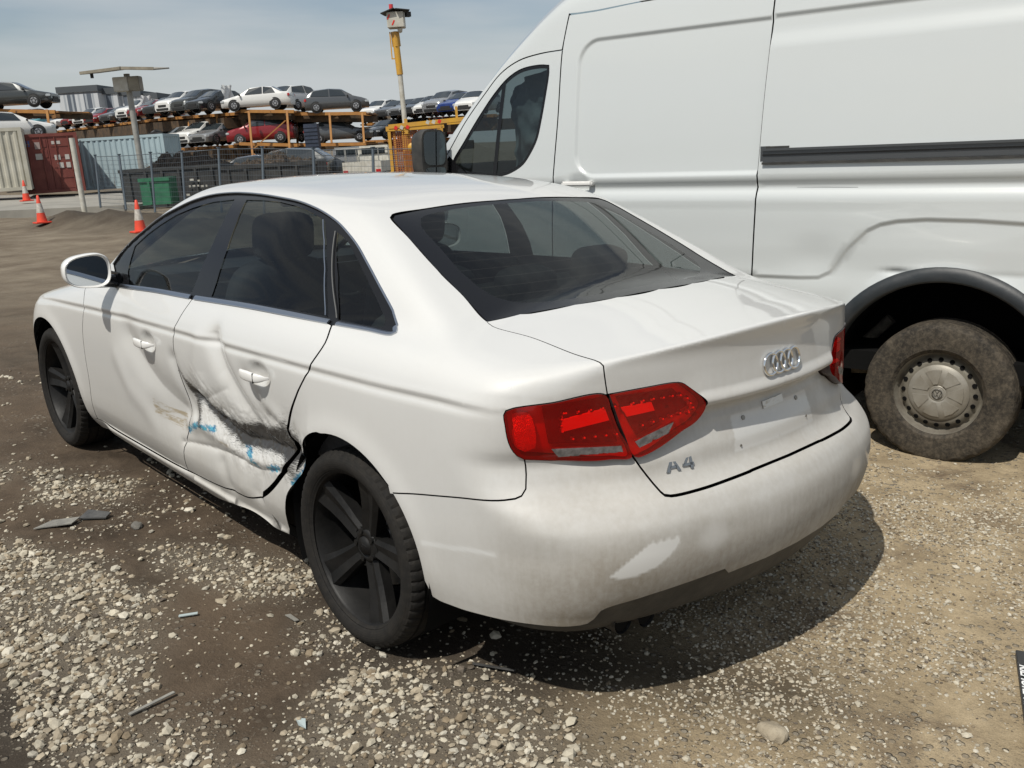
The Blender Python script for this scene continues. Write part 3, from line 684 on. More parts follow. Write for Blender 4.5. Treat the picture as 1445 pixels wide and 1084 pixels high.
# --- boot lid and bumper
lid_front = lin(xyz((.562,0,1.085),(.572,.188,1.084),(.606,.338,1.077),(.665,.506,1.063),(.688,.615,1.054)), .02)
i_tl = int(np.argmin(np.hypot(*(LI-CV['lightI'][0]).T))); i_br = int(np.argmin(np.hypot(*(LI-CV['lightI'][9]).T)))
lidl2 = np.vstack([lidl[lidl[:,0] > xyz((.075,.18,.651))[0,0]+.012], xyz((.075,.18,.651),(.068,.08,.653),(.066,0,.653))])
lid_loop = loop_of((lid_front, 1), (lids, 1), (LI[i_tl:i_br+1], 1), (lidl2, 1.3), (lin(xyz((.066,0,.653),(.10,0,.90),(.10,0,1.03),(.2,0,1.057),(.562,0,1.085)), .02), 0))
ys = np.arange(.01, .60, .010); rear_guides = []
for d in (-.026,-.016,-.010,-.004,.002,.008,.016): rear_guides.append(to_chart(np.stack([.10+.3*ys*ys, ys, .850-.26*np.clip(ys-.33,0,.3)+d], 1)))
for d in (-.012,-.007,-.002,.003,.008,.014): rear_guides.append(to_chart(np.stack([.105+.36*ys*ys+max(d,0), ys, 1.046-.14*ys*ys+min(d,0)], 1)))
lid = rp('boot_lid', [lid_loop], M_PAINT, step=.0085, guides=rear_guides); both(lid)
bb = c_('bumpbot'); bb = np.vstack([bb[bb[:,0] > xyz((.052,.30,.385))[0,0]+.012], xyz((.052,.30,.385),(.040,.15,.388),(.036,0,.389))])
LOb = LO[i1_:]
bump_loop = loop_of((seamq, 1), (LOb[::-1], 1), (lidl2, 1.3), (lin(xyz((.066,0,.653),(.0,0,.52),(.036,0,.389)), .02), 0), (bb[::-1], 0), (arch_r[iq:][::-1], 0))
bumper = rp('rear_bumper', [bump_loop], M_PAINT, step=.0085); both(bumper)
dif = rp('rear_diffuser', [loop_of((bb[8:], 0), (lin(xyz((.036,0,.389),(.12,0,.25)), .02), 0), (cr(xyz((.12,0,.25),(.16,.35,.25),(.26,.60,.255),(.30,.72,.27)), .03), 0), (lin([xyz((.30,.72,.27))[0], bb[8]], .03), 0))], M_PLAS, step=.03, depth=.012); both(dif)
# --- dark lining behind the shut gaps
def arc_pts(cx, n=24, r=.385, rev=False):
    a = np.linspace(R(180+20), R(-20), n); p = [(cx+r*math.cos(t), .9, .33+r*math.sin(t)) for t in (a if not rev else a[::-1])]; return to_chart(np.array(p))
lin_loop = loop_of((lin(xyz((.2,0,.30),(.3,.6,.30)), .08), 0), (to_chart(np.array([(1.03+.385*math.cos(t),.9,.33+.385*math.sin(t)) for t in np.linspace(R(187),R(-20),24)])), 0), (lin(xyz((1.45,.8,.2),(3.42,.8,.2)), .08), 0),
      (to_chart(np.array([(3.838+.385*math.cos(t),.9,.33+.385*math.sin(t)) for t in np.linspace(R(200),R(-10),24)])), 0), (lin(xyz((4.3,.7,.3),(4.3,.75,.70)), .08), 0), (lin(xyz((4.3,.75,.70),(3.3,.85,.90),(2.9,.86,.93),(2.1,.86,.955),(1.2,.86,.98),(.9,.80,1.0),(.72,.66,1.0),(.60,.30,1.02),(.56,0,1.04)), .08), 0), (lin(xyz((.56,0,1.06),(.12,0,1.03),(.2,0,.30)), .08), 0))
rpd = panel('inner_lining', [lin_loop], CH, M_DARK, car, .06, depth=.045, flange=0); mirror_obj(rpd)
# --- side windows: black surround, panes, trims
dlo = loop_of((belt[:it+1], 0), (rail[::-1], 0), (lin([rail[0], belt[0]], .03), 0))
pill = rp('window_surround', [dlo], M_BLACK, step=.03, depth=.006, flange=0); 
panes = []
def inset_loop(l, d): return offset_loop(l, np.full(len(l), d))
gl = []
for key, nm in (('glassF','side_window'),('glassR','side_window'),('glassQ','quarter_window')):
    p = lin(np.vstack([CV[key], CV[key][:1]]), .025); gl.append(loop_of((p, 0)))
pill2 = None
bpy.data.objects.remove(pill)
for side, chx in ((1, CH), (0, CHR)):
    panel('window_surround', [dlo]+gl, chx, M_BLACK, car, .03, depth=.004, flange=0)
    for (key, nm), l in zip((('glassF','side_window'),('glassR','side_window'),('glassQ','quarter_window')), gl):
        panel(nm, [l], chx, M_GLASS, car, .05, depth=.007, flange=0)
def strip(name, uw, a, b, h, m, chx=CH, depth=0):
    P, N = chx.pt(uw); V, Fc = ribbon(P-N*depth, N, a, b, h); mb = MB(); mb.add(V, Fc, 0, False); return mb.build(name, m, car)
for chx in (CH, CHR):
    s_ = 1 if chx is CH else -1
    A = (.019, .001) if s_ > 0 else (.001, .019)
    def st(n, uw, a, b, h, m, depth=0): return strip(n, uw, a if s_ > 0 else b, b if s_ > 0 else a, h, m, chx, depth)
    st('belt_trim', belt[:i2], .001, .017, .006, M_SATIN); st('belt_trim', belt[i2+1:ib], .001, .017, .006, M_SATIN); st('belt_trim', belt[ib+1:it+1], .001, .015, .006, M_SATIN)
    st('window_trim', rail, .003, .004, .004, M_SATIN)
    for key, a_, b_ in (('glassR', 9, 13),):
        if s_ > 0: st('pillar_trim', lin(CV['glassR'][10:14], .03)+[.008,0], .002, .002, .003, M_SATIN); s_ > 0 and st('pillar_trim', lin([CV['glassQ'][0], CV['glassQ'][-2]], .03)-[-.006,0]*1, .002, .002, .003, M_STEEL)
# --- rear window and windscreen (seen from above)
def rays_xy(x, y): o = np.stack([x, y, .75+0*x], -1); return o, np.broadcast_to([0,0,1.], o.shape)
CHT = ChartC(rays_xy, F, t1=1.0)
half = [(.562,0),(.572,.188),(.606,.338),(.665,.506),(.690,.612),(.813,.593),(.953,.580),(1.119,.553),(1.250,.529),(1.272,.505),(1.274,.374),(1.272,.199),(1.268,0)]
full = half+[(x,-y) for x, y in half[1:-1][::-1]]
ro = lin(full+full[:1], .03)
hi_ = [(.625,0),(.635,.188),(.672,.338),(.722,.440),(.775,.500),(.900,.515),(1.05,.490),(1.180,.465),(1.225,.430),(1.243,.30),(1.243,0)]
fi = hi_+[(x,-y) for x, y in hi_[1:-1][::-1]]; ri = cr(fi+fi[:1], .03)
frit = panel('rear_window_border', [loop_of((ro, 1)), loop_of((ri, 0))], CHT, M_BLACK, car, .04, depth=.002, flange=.01)
rwn = panel('rear_window', [loop_of((ri, 0))], CHT, M_RGLASS, car, .04, depth=.002, flange=0)
wsh = [(3.405,0),(3.355,.40),(3.265,.705),(3.195,.68),(3.0,.60),(2.80,.525),(2.69,.45),(2.715,.25),(2.725,0)]
wf = wsh+[(x,-y) for x, y in wsh[1:-1][::-1]]
panel('windscreen', [loop_of((lin(wf+wf[:1], .04), 1))], CHT, M_GLASS, car, .05, depth=.003, flange=.01)
hlr = lin([(1.32,-.46),(1.32,.46),(2.0,.50),(2.65,.44),(2.65,-.44),(2.0,-.50),(1.32,-.46)], .06); panel('headliner', [loop_of((hlr, 0))], CHT, M_DARK, car, .06, depth=.035, flange=0)

# ---------------------------------------------------------------- tail lights
def lens_mat():
    m = bpy.data.materials.new('red_lens'); m.use_nodes = True; k = NB(m); k.t.nodes.remove(k.b)
    t = k.n('ShaderNodeBsdfTransparent', {'Color': (.98,.065,.05,1)}); g = k.n('ShaderNodeBsdfGlossy', {'Roughness': .03})
    a = k.n('ShaderNodeMixShader'); k.l(schlick(k), a.inputs[0]); k.l(t.outputs[0], a.inputs[1]); k.l(g.outputs[0], a.inputs[2])
    d = k.n('ShaderNodeBsdfDiffuse', {'Color': (.85,.02,.015,1)}); b = k.n('ShaderNodeMixShader', {'Fac': .12}); k.l(a.outputs[0], b.inputs[1]); k.l(d.outputs[0], b.inputs[2])
    k.l(b.outputs[0], k.out.inputs['Surface']); return m
M_LENS = lens_mat()
M_HOUS = mat('lamp_housing', (.60,.55,.53), .3, .5); M_REFL = rough_mat('lamp_reflector', (.85,.75,.72), (.60,.5,.5), 90, .25, .5, .5)
M_BRT = mat('lamp_light_guide', (.80,.74,.72), .35); M_REV = rough_mat('reversing_lens', (.26,.25,.25), (.13,.12,.12), 60, .15, .4, .4); M_HDK = mat('lamp_dark_inner', (.07,.05,.05), .3)
lo_loop = loop_of((LO, 1)); li_loop = loop_of((LI, 1))
LCH = ChartC(chart_rays, F_lamp); LCHR = ChartC(chart_rays, F_lamp, left=False)
def surf(pts, chx, depth):
    P, N = chx.pt(to_chart(np.array(pts, float))); return P-N*depth, N
for chx in (LCH, LCHR):
    outer = panel('tail_light', [lo_loop], chx, M_LENS, car, .03, gap=.001, depth=-.003, flange=.045, dark_edge=M_HDK)
    inner = panel('tail_light', [li_loop], chx, M_LENS, car, .03, gap=.001, depth=-.003, flange=.045, dark_edge=M_HDK)
    panel('lamp_housing', [lo_loop], chx, M_HOUS, outer, .05, gap=.004, depth=.026, flange=0)
    panel('lamp_housing', [li_loop], chx, M_HOUS, inner, .05, gap=.004, depth=.026, flange=0)
    def pan(nm, pts, m, par, depth): panel(nm, [loop_of((cr(np.vstack([xyz(*pts), xyz(pts[0])]), .02) if len(pts) > 4 else lin(np.vstack([xyz(*pts), xyz(pts[0])]), .03), 1))], chx, m, par, .04, gap=0, depth=depth, flange=.010)
    # outer lamp: bright block at the corner, dark cell with light bar, clear strip
    pan('reflector', [(.372,.812,.885),(.345,.776,.885),(.335,.765,.790),(.352,.785,.778),(.364,.80,.79)], M_REFL, outer, .010)
    pan('light_guide', [(.295,.705,.862),(.245,.600,.880),(.240,.590,.850),(.295,.710,.830)], M_BRT, outer, .008)
    pan('lamp_cell', [(.325,.745,.895),(.243,.595,.908),(.228,.565,.785),(.312,.735,.795)], M_HDK, outer, .021)
    pan('reversing_lens', [(.312,.732,.790),(.232,.560,.783),(.228,.556,.765),(.305,.715,.765)], M_REV, outer, -.0035)
    pan('light_guide', [(.222,.560,.880),(.19,.480,.885),(.186,.472,.862),(.216,.548,.855)], M_BRT, inner, .008)
    pan('lamp_cell', [(.225,.570,.908),(.165,.41,.912),(.142,.365,.862),(.20,.520,.80)], M_HDK, inner, .021)
    pan('reversing_lens', [(.21,.530,.790),(.185,.415,.825),(.19,.43,.800),(.21,.515,.772)], M_REV, inner, -.0035)
    mb = MB()
    ln = [(.551,.899),(.523,.903),(.494,.905),(.464,.905),(.437,.907),(.412,.906),(.390,.893),(.380,.876),(.372,.861),(.386,.848)]+[(.526,.830),(.495,.836),(.467,.840),(.442,.845),(.414,.850)]
    lo2 = [(.60+.030*i, .893-.002*i) for i in range(5)]+[(.595+.027*i, .812-.001*i) for i in range(5)]+[(.725,.885),(.73,.868),(.73,.850),(.728,.832)]
    for lst, par in ((ln, inner), (lo2, outer)):
        mb = MB()
        P, N = surf([(.28,a,b) for a, b in lst] if False else [(.05+.42*a*a, a, b) for a, b in lst], chx, .007)
        for p, n in zip(P, N):
            mb.tube(p-n*.010, p-n*.002, .0085, 0, .0045, n=12, cap=False); mb.tube(p-n*.004, p+n*.001, .0038, 1, .0008, n=8)
        mb.build('lamp_bulb', [M_CHROME, M_BRT], par)
# ---------------------------------------------------------------- badges, plate recess screws, letters
def disp(pts, off=.0): return surf(pts, CH, -off)
def surf_lr(pts, off):
    P, N = [], []
    for p in pts:
        c = CH if p[1] >= 0 else CHR; a, b = c.pt(to_chart(np.array([p], float))); P.append(a[0]+b[0]*off); N.append(b[0])
    return np.array(P), np.array(N)
rb = MB()
for i in range(4):
    cy = .060-.040*i
    pts = [(.11, cy+.0315*math.cos(t), .929+.0335*math.sin(t)) for t in np.linspace(0, 2*math.pi, 29)]
    P, N = surf_lr(pts, .006)
    V = []; n = len(P)-1; T = np.roll(P[:-1],-1,0)-np.roll(P[:-1],1,0); T /= np.linalg.norm(T,axis=1,keepdims=True)
    B = np.cross(N[:-1], T)
    for j in range(8):
        a = 2*math.pi*j/8; V += (P[:-1]+B*.0043*math.cos(a)+N[:-1]*.0048*math.sin(a)).tolist()
    rb.add(V, [[j*n+i2, j*n+(i2+1)%n, ((j+1)%8)*n+(i2+1)%n, ((j+1)%8)*n+i2] for j in range(8) for i2 in range(n)], 0, True)
ring = rb.build('badge', M_CHROME, car); ring['label'] = 'four interlocked chrome rings'
def glyph(polys, mb, o, ey, ez, nrm, th, m=0):
    for poly in polys:
        n = len(poly); a = [o+ey*x+ez*y for x, y in poly]; b = [p+nrm*th for p in a]
        c = sum((np.array(p) for p in b))/n
        mb.add(a+b, [[i,(i+1)%n,n+(i+1)%n,n+i] for i in range(n)]+[list(range(n,2*n))], m)
P, N = surf_lr([(.155,.455,.690),(.15,.375,.690)], .0005)
ey = (P[1]-P[0]); ey /= np.linalg.norm(ey); nn = (N[0]+N[1])/2; ez = np.cross(nn, ey)*-1; ez = ez if ez[2] > 0 else -ez; nn /= np.linalg.norm(nn)
lb = MB()
hh = .036
glyph([[(0,0),(.010,0),(.029,hh),(.019,hh)], [(.037,0),(.047,0),(.029,hh),(.0245,hh*.80)], [(.012,.009),(.036,.009),(.034,.016),(.015,.016)]], lb, P[0], ey, ez, nn, .004)
glyph([[(.054,.008),(.092,.008),(.092,.0155),(.056,.0155)], [(.054,.008),(.063,.014),(.084,hh),(.074,hh)], [(.079,0),(.0875,0),(.0875,hh),(.079,hh*.9)]], lb, P[0], ey, ez, nn, .0045)
lt = lb.build('badge', mat('shadow_chrome', (.30,.31,.32), .12, 1), car); lt['label'] = 'chrome lettering A4'
for y_, z_ in ((.150,.785),(-.130,.788),(.03,.795),(0.0,.797),(.18,.715),(-.16,.728)):
    sb2 = MB(); P, N = surf_lr([(.12,y_,z_)], 0); sb2.tube(P[0], P[0]+N[0]*.003, .007 if abs(y_) > .1 and z_ > .75 else .0035, 0, n=10); sb2.build('plate_screw', M_STEEL, car)
P, N = surf_lr([(.12,.055,.803),(.12,-.05,.806)], .001); mb = MB()
e1 = (P[1]-P[0]); L1 = np.linalg.norm(e1); e1 /= L1; e2 = np.cross(N[0], e1); e2 *= np.sign(e2[2])
glyph([[(0,-.012),(L1,-.012),(L1,.010),(0,.010)]], mb, P[0], e1, e2, N[0], .003); mb.build('plate_light', M_PAINT, car)
# ---------------------------------------------------------------- door handles
def handle(hx, hz, chx, par):
    s = 1 if chx is CH else -1; mb = MB(); n = 22; ring_n = 12; V = []; yy = side_y(np.array([hx-.12, hx, hx+.12]), np.array([hz]*3), np.array([False]*3)); yy[1] = (yy[0]+yy[2])/2+.001
    for i in range(n):
        t = i/(n-1); xx = hx+.088-.176*t; e = 1-(2*t-1)**6; bow = .030*(1-(2*t-1)**4)+.004
        ybase = np.interp(xx, [hx-.1,hx,hx+.1], yy)
        for j in range(ring_n):
            a = 2*math.pi*j/ring_n; ca, sa = math.cos(a), math.sin(a)
            V.append((xx, (ybase+bow+.0075*np.sign(sa)*abs(sa)**.7*max(e,.12)), hz+.004*(1-2*t)*0+(.0145+.004*(1-abs(2*t-1)))*np.sign(ca)*abs(ca)**.7*max(e,.3)))
    Fc = [[i*ring_n+j, i*ring_n+(j+1)%ring_n, (i+1)*ring_n+(j+1)%ring_n, (i+1)*ring_n+j] for i in range(n-1) for j in range(ring_n)]+[list(range(ring_n))[::-1], list(range((n-1)*ring_n, n*ring_n))]
    V = [(a, b*s, c) for a, b, c in V]
    mb.add(V, Fc, 0, True); o = mb.build('door_handle', M_PAINT2, par)
    for q in o.data.polygons: q.use_smooth = True
    sl = MB(); sl.box((hx-.045, s*(yy[1]+.0365), hz), (.0022,.006,.034), 0); sl.build('handle_joint', M_DARK, o)
    return o
M_PAINT2 = mat('clean_white_paint', (.74,.735,.715), .25, 0, .6)
for (hx, hz), (pl_, pr_) in zip(HANDLES, ((rd, CHR_rd), (fd, CHR_fd))):
    handle(hx, hz, CH, pl_); handle(hx, hz, CHR, pr_)
# ---------------------------------------------------------------- wing mirrors
def mirror_head(s):
    c = Vector((2.86, .985, 1.037)); V = []; n = 40
    secs = [(0,.96),(.004,1.0),(.03,1.0),(.06,.95),(.085,.82),(.105,.58),(.115,.25)]
    for dx, k in secs:
        for i in range(n):
            a = 2*math.pi*i/n; ca, sa = math.cos(a), math.sin(a)
            yy = .100*k*np.sign(ca)*abs(ca)**.72; zz = .072*k*np.sign(sa)*abs(sa)**.72
            zz *= (1-.13*(yy/.1)) ; V.append((c.x+dx+.18*(yy-.1)*-.35, s*(c.y+yy), c.z+zz+.004*(dx/.1)))
    Fc = [[j*n+i, j*n+(i+1)%n, (j+1)*n+(i+1)%n, (j+1)*n+i] for j in range(len(secs)-1) for i in range(n)]+[list(range((len(secs)-1)*n, len(secs)*n))]
    mb = MB(); mb.add(V, Fc, 0, True)
    # inner rim returning behind the glass
    mb2 = MB()
    W1 = []
    for k, dx in ((.96,0),(.87,.010)):
        for i in range(n):
            a = 2*math.pi*i/n; ca, sa = math.cos(a), math.sin(a); yy = .100*k*np.sign(ca)*abs(ca)**.72; zz = .072*k*np.sign(sa)*abs(sa)**.72; zz *= (1-.13*(yy/.1))
            W1.append((c.x+dx+.18*(yy-.1)*-.35, s*(c.y+yy), c.z+zz))
    mb.add(W1, [[i,(i+1)%n,n+(i+1)%n,n+i] for i in range(n)], 0, True)
    arm = MB(); arm.tube((c.x+.06, s*.915, .985), (c.x+.075, s*.83, .972), .026, 0, .032, n=12)
    h = mb.build('wing_mirror', M_PAINT2, car)
    g = W1[n:]; ctr = (c.x+.010-.18*.1*-.35*0+.0063, s*c.y, c.z)
    mg = MB(); mg.add(g, [list(range(n))], 0, False); mg.build('mirror_glass', mat('mirror_silver', (.55,.58,.60), .02, 1), h)
    arm.box((c.x+.085, s*.845, .98), (.10,.012,.07), 0, bev=.004); arm.build('mirror_arm', M_BLACK, h)
mirror_head(1); mirror_head(-1)
# ---------------------------------------------------------------- wheels
def tyre_mesh(R_=.3225, rim=.250, hw=.118, n=240, blocks=True):
    prof = [(rim,-hw*.86),(rim+.012,-hw*.97),(rim+(R_-rim)*.45,-hw*1.02),(R_-.012,-hw*.93),(R_-.003,-hw*.80)]
    tread = []
    for a in (-.55,-.18,.18,.55): tread += [(R_,(a-.05)*hw),(R_-.007,(a-.035)*hw),(R_-.007,(a+.035)*hw),(R_,(a+.05)*hw)]
    prof += tread+[(R_-.003,hw*.80),(R_-.012,hw*.93),(R_-.026,hw*.995),(rim+(R_-rim)*.55,hw*1.02),(rim+(R_-rim)*.40,hw*1.02),(rim+.014,hw*.985),(rim+.006,hw*.93),(rim-.004,hw*.86)]
    V = []
    for r, h in prof:
        for i in range(n):
            t = 2*math.pi*i/n; rr = r
            if blocks and r > R_-.013 and abs(h) > hw*.78 and i % 4 == 0: rr -= .005
            V.append((rr*math.cos(t), h, rr*math.sin(t)))
    k = len(prof); mb = MB(); mb.add(V, [[j*n+i, j*n+(i+1)%n, (j+1)*n+(i+1)%n, (j+1)*n+i] for j in range(k-1) for i in range(n)], 0, True); return mb
def spoke(mb, ang, m=0):
    """one broad blade spoke, hub to rim, outer side +y"""
    rs = [.050,.085,.13,.18,.225,.252]; wl = [.033,.035,.040,.047,.056,.062]; yf = [.062,.066,.070,.078,.088,.094]; V = []
    for r, w, y in zip(rs, wl, yf):
        sk = .004*math.sin(r*14)
        for a, b in ((-w, y-.014), (-w*.74, y), (-w*.10+sk, y-.009), (w*.62, y-.001), (w, y-.012), (w*.9, y-.050), (-w*.9, y-.050)):
            V.append((r, b, a))
    T = Matrix.Rotation(-ang, 3, 'Y'); V = [T @ Vector(v) for v in V]; k = 7
    mb.add(V, [[j*k+i, (j+1)*k+i, (j+1)*k+(i+1)%k, j*k+(i+1)%k] for j in range(len(rs)-1) for i in range(k)]+[[0,1,2,3,4,5,6]], m, False)
def wheel(name, loc, rz=0, spin=0, parent=car):
    w = empty(name, loc, rz, parent)
    mb = tyre_mesh(); t = smooth_angle(mb.build('tyre', M_TYRE, w), 28)
    r = MB(); r.lathe([(.251,.104),(.256,.110),(.258,.104),(.250,.098),(.243,.09),(.238,.04),(.225,-.02),(.222,-.10)], 80, m=0)
    r.lathe([(.060,.045),(.056,.058),(.036,.064),(.034,.058),(.031,.058),(.030,.066),(.0,.067)], 40, m=0); r.lathe([(.062,.058),(.062,.0)], 40)
    rr_ = r; [spoke(rr_, 2*math.pi*i/5+spin) for i in range(5)]
    for i in range(5):
        a = 2*math.pi*(i+.5)/5+spin; rr_.tube((.048*math.cos(a),.050,.048*math.sin(a)), (.048*math.cos(a),.067,.048*math.sin(a)), .0095, 1, n=6)
    for i in range(4): rr_.lathe([(.0055,0),(.0045,.0015),(.0035,0)], 14, c=(.009-.006*i,.067,0), m=1)
    rr_.tube((.232*math.cos(spin+.95),.06,.232*math.sin(spin+.95)), (.205*math.cos(spin+.95),.078,.205*math.sin(spin+.95)), .006, 2, n=6)
    rr_.build('rim', [M_RIM, M_RIM, M_RUB], w)
    sc = MB(); sc.path([(.2572*math.cos(a), .1075, .2572*math.sin(a)) for a in np.linspace(R(175), R(262), 30)], .0011, n=5); sc.path([(.2572*math.cos(a), .1075, .2572*math.sin(a)) for a in np.linspace(R(60), R(130), 24)], .0008, n=5); sc.build('kerb_scuff', M_STEEL, w)
    d = MB(); d.lathe([(.150,-.01),(.155,-.01),(.155,-.032),(.06,-.032)], 48); d.lathe([(.155,-.01),(.06,-.01),(.06,.02),(.0,.02)], 48); d.box((-.11,-.02,.05), (.09,.07,.13), 1, bev=.01)
    d.lathe([(.222,-.07),(.0,-.07)], 32, m=1)
    d.build('brake_disc', [M_STEEL, M_DARK], w); return w
def tyre_mat(name, c1, c2, dirt):
    m = mat(name, c1, .75, spec=.18); k = NB(m); v = k.obj(); n = k.noise(8, 7, .72, v)
    q = k.n('ShaderNodeSeparateXYZ'); k.l(v, q.inputs[0]); f = k.math('MULTIPLY', k.math('ADD', k.math('MULTIPLY', k.rampf(n, .40, .72), .6), k.math('MULTIPLY', k.rampf(k.noise(46, 6, .75, v), .44, .62), .5)), dirt, True)
    k.l(k.mix(f, k.mix(k.noise(40,3,.5,v), c1, c2), (.13,.108,.08)), k.b.inputs['Base Color'])
    rr = k.n('ShaderNodeVectorMath', operation='LENGTH'); k.l(k.mapv(v, (1,0,1)), rr.inputs[0])
    rings = k.math('SINE', k.math('MULTIPLY', rr.outputs['Value'], 900)); k.l(k.bump(k.math('ADD', k.math('MULTIPLY', rings, .25), k.noise(80,3,.6,v)), .18, .003), k.b.inputs['Normal']); return m
M_TYRE = tyre_mat('tyre_rubber', (.009,.009,.009), (.019,.018,.017), .10)
for i, (x, y, rz, sp) in enumerate([(1.03,.787,0,R(106)),(3.838,.787,0,R(75)),(1.03,-.787,math.pi,.3),(3.838,-.787,math.pi,.9)]):
    wheel('wheel', (x, y, .3215), rz, sp)
for cx in (1.03, 3.838):
    for s in (1,-1):
        wl = MB(); V = []; n = 30
        for j, y in enumerate((.905,.60)):
            for i in range(n+1):
                a = R(-25+230*i/n); V.append((cx+.378*math.cos(a), s*(y-.02*(j==0)), .33+.378*math.sin(a)))
        wl.add(V, [[i,i+1,n+2+i,n+1+i] for i in range(n)], 0, True); wl.add([V[n+1+i] for i in range(n+1)]+[(cx,s*.6,.15)], [list(range(n+2))], 0)
        wl.build('wheel_arch_liner', M_DARK, car)
# floor, arch lip returns
ub = MB(); ub.box((2.44,0,.19), (2.3,1.62,.04)); ub.box((.42,0,.27), (.40,1.2,.03)); ub.box((4.3,0,.25), (.2,1.2,.03)); ub.box((2.4,0,.3), (4.2,1.1,.14)); ub.build('underbody', M_DARK, car)
ex = MB(); ex.tube((.175,.50,.285), (.38,.50,.285), .036, 0, n=20, cap=False); ex.tube((.18,.50,.285), (.38,.50,.285), .031, 1, n=20); ex.tube((.195,.575,.285), (.38,.575,.285), .036, 0, n=20, cap=False); ex.tube((.20,.575,.285), (.38,.575,.285), .031, 1, n=20); ex.build('exhaust_pipe', [rough_mat('sooty_steel', (.05,.048,.045), (.12,.115,.11), 20, .45, .1, .8), M_DARK], car)
# ---------------------------------------------------------------- cabin
M_SEAT = rough_mat('dark_seat_cloth', (.035,.035,.037), (.06,.06,.062), 20, .8, .2)
def cushion(name, c, d, rx=0, ry=0, bev=.05):
    bm = bmesh.new(); bmesh.ops.create_cube(bm, size=1); bmesh.ops.subdivide_edges(bm, edges=bm.edges[:], cuts=7, use_grid_fill=True)
    for v in bm.verts:
        q = v.co*2; n = (abs(q.x)**4+abs(q.y)**4+abs(q.z)**4)**.25; q = q/n; v.co = (q.x*d[0]/2, q.y*d[1]/2, q.z*d[2]/2)
    me = bpy.data.meshes.new(name); bm.to_mesh(me); bm.free(); me.materials.append(M_SEAT); o = link(name, me, car, c); o.rotation_euler = (0, ry, 0); return smooth_angle(o, 180)
def seat(x, y):
    cushion('seat', (x+.28,y,.50), (.52,.50,.16)); cushion('seat_backrest', (x-.06,y,.78), (.15,.50,.62), ry=-.28, bev=.06); cushion('headrest', (x-.16,y,1.175), (.10,.27,.20), ry=-.1, bev=.045)
    for q in (-.06,.06): mb = MB(); mb.tube((x-.15,y+q,1.0), (x-.16,y+q,1.12), .008); mb.build('headrest_post', M_STEEL, car)
seat(2.45, .36); seat(2.45, -.36)
cushion('rear_seat', (1.62,0,.52), (.52,1.30,.2)); cushion('rear_seat_backrest', (1.30,0,.80), (.16,1.30,.52), ry=-.35, bev=.06)
for y in (.40,0,-.40): cushion('headrest', (1.18,y,1.07 if y else 1.03), (.12,.26,.15), ry=-.2, bev=.05)
mb = MB(); mb.box((.93,0,.985), (.46,1.22,.02)); mb.build('parcel_shelf', M_SEAT, car)
mb = MB(); mb.box((3.18,0,.84), (.50,1.40,.26), bev=.06); smooth_angle(mb.build('dashboard', M_PLAS, car))
mb = MB(); T = Matrix.Rotation(R(65),3,'Y'); ring_ = [T @ Vector((.185*math.cos(a), .185*math.sin(a), 0)) for a in np.linspace(0, 2*math.pi, 25)]
cx = Vector((2.86,-.36,.93)); mb.path([q+cx for q in ring_], .014); mb.tube(cx, cx+Vector((.2,0,-.08)), .03); mb.box(cx, (.03,.30,.05), rx=0); mb.build('steering_wheel', M_PLAS, car)
mb = MB(); mb.box((2.75,0,1.29), (.02,.22,.055), bev=.008); mb.tube((2.75,0,1.31),(2.80,0,1.37),.01); mb.build('rear_view_mirror', M_PLAS, car)
mb = MB(); mb.box((2.3,0,.42), (2.6,1.5,.03)); mb.build('cabin_floor', M_DARK, car)
for s in (1,-1):
    mb = MB(); mb.box((2.1,s*.80,.75), (2.3,.03,.42)); mb.build('door_card', M_SEAT, car)

# ---------------------------------------------------------------- white high-roof van
VX0, VX1, VZ0 = -.70, 3.80, 1.90
VU0 = math.pi/2*1.1; VU1 = VU0+VX1-VX0; VW0 = math.pi/2*.45
def v_rays(u, w):
    phi = np.clip((VU0-u)/1.1, 0, None)-np.clip((u-VU1)/1.1, 0, None)
    ex, ey = -np.sin(phi), np.cos(phi); bx = VX0+np.clip(u-VU0, 0, VX1-VX0); R0 = .45
    th = np.clip(w, 0, VW0)/.45; rad = np.where(w > VW0, np.maximum(R0-(w-VW0), 0.0), R0)
    o = np.stack([bx+ex*rad, ey*rad, np.where(w < 0, VZ0+w, VZ0)], -1)
    # roof falls towards the windscreen: rays start lower there
    return o, np.stack([ex*np.cos(th), ey*np.cos(th), np.sin(th)+0*ex], -1)
def v_chart(p):
    p = np.atleast_2d(p); x, y, z = p[:,0], np.abs(p[:,1]), p[:,2]
    phi = np.where(x < VX0, np.arctan2(VX0-x, np.maximum(y,1e-9)), np.where(x > VX1, np.arctan2(x-VX1, np.maximum(y,1e-9)), 0))
    u = np.where(x < VX0, VU0-phi*1.1, np.where(x > VX1, VU1+phi*1.1, VU0+x-VX0))
    rad = np.where(x < VX0, np.hypot(VX0-x, y), np.where(x > VX1, np.hypot(x-VX1, y), y)); R0 = .45
    th = np.arctan2(z-VZ0, rad-R0)
    return np.stack([u, np.where(rad < R0, np.where(z > VZ0, VW0+R0-rad, z-VZ0), np.where(z < VZ0, z-VZ0, np.clip(th,0,math.pi/2)*.45))], 1)
VC = ChartC(v_rays, van_F, t1=1.6); VCR = ChartC(v_rays, van_F, left=False, t1=1.6)
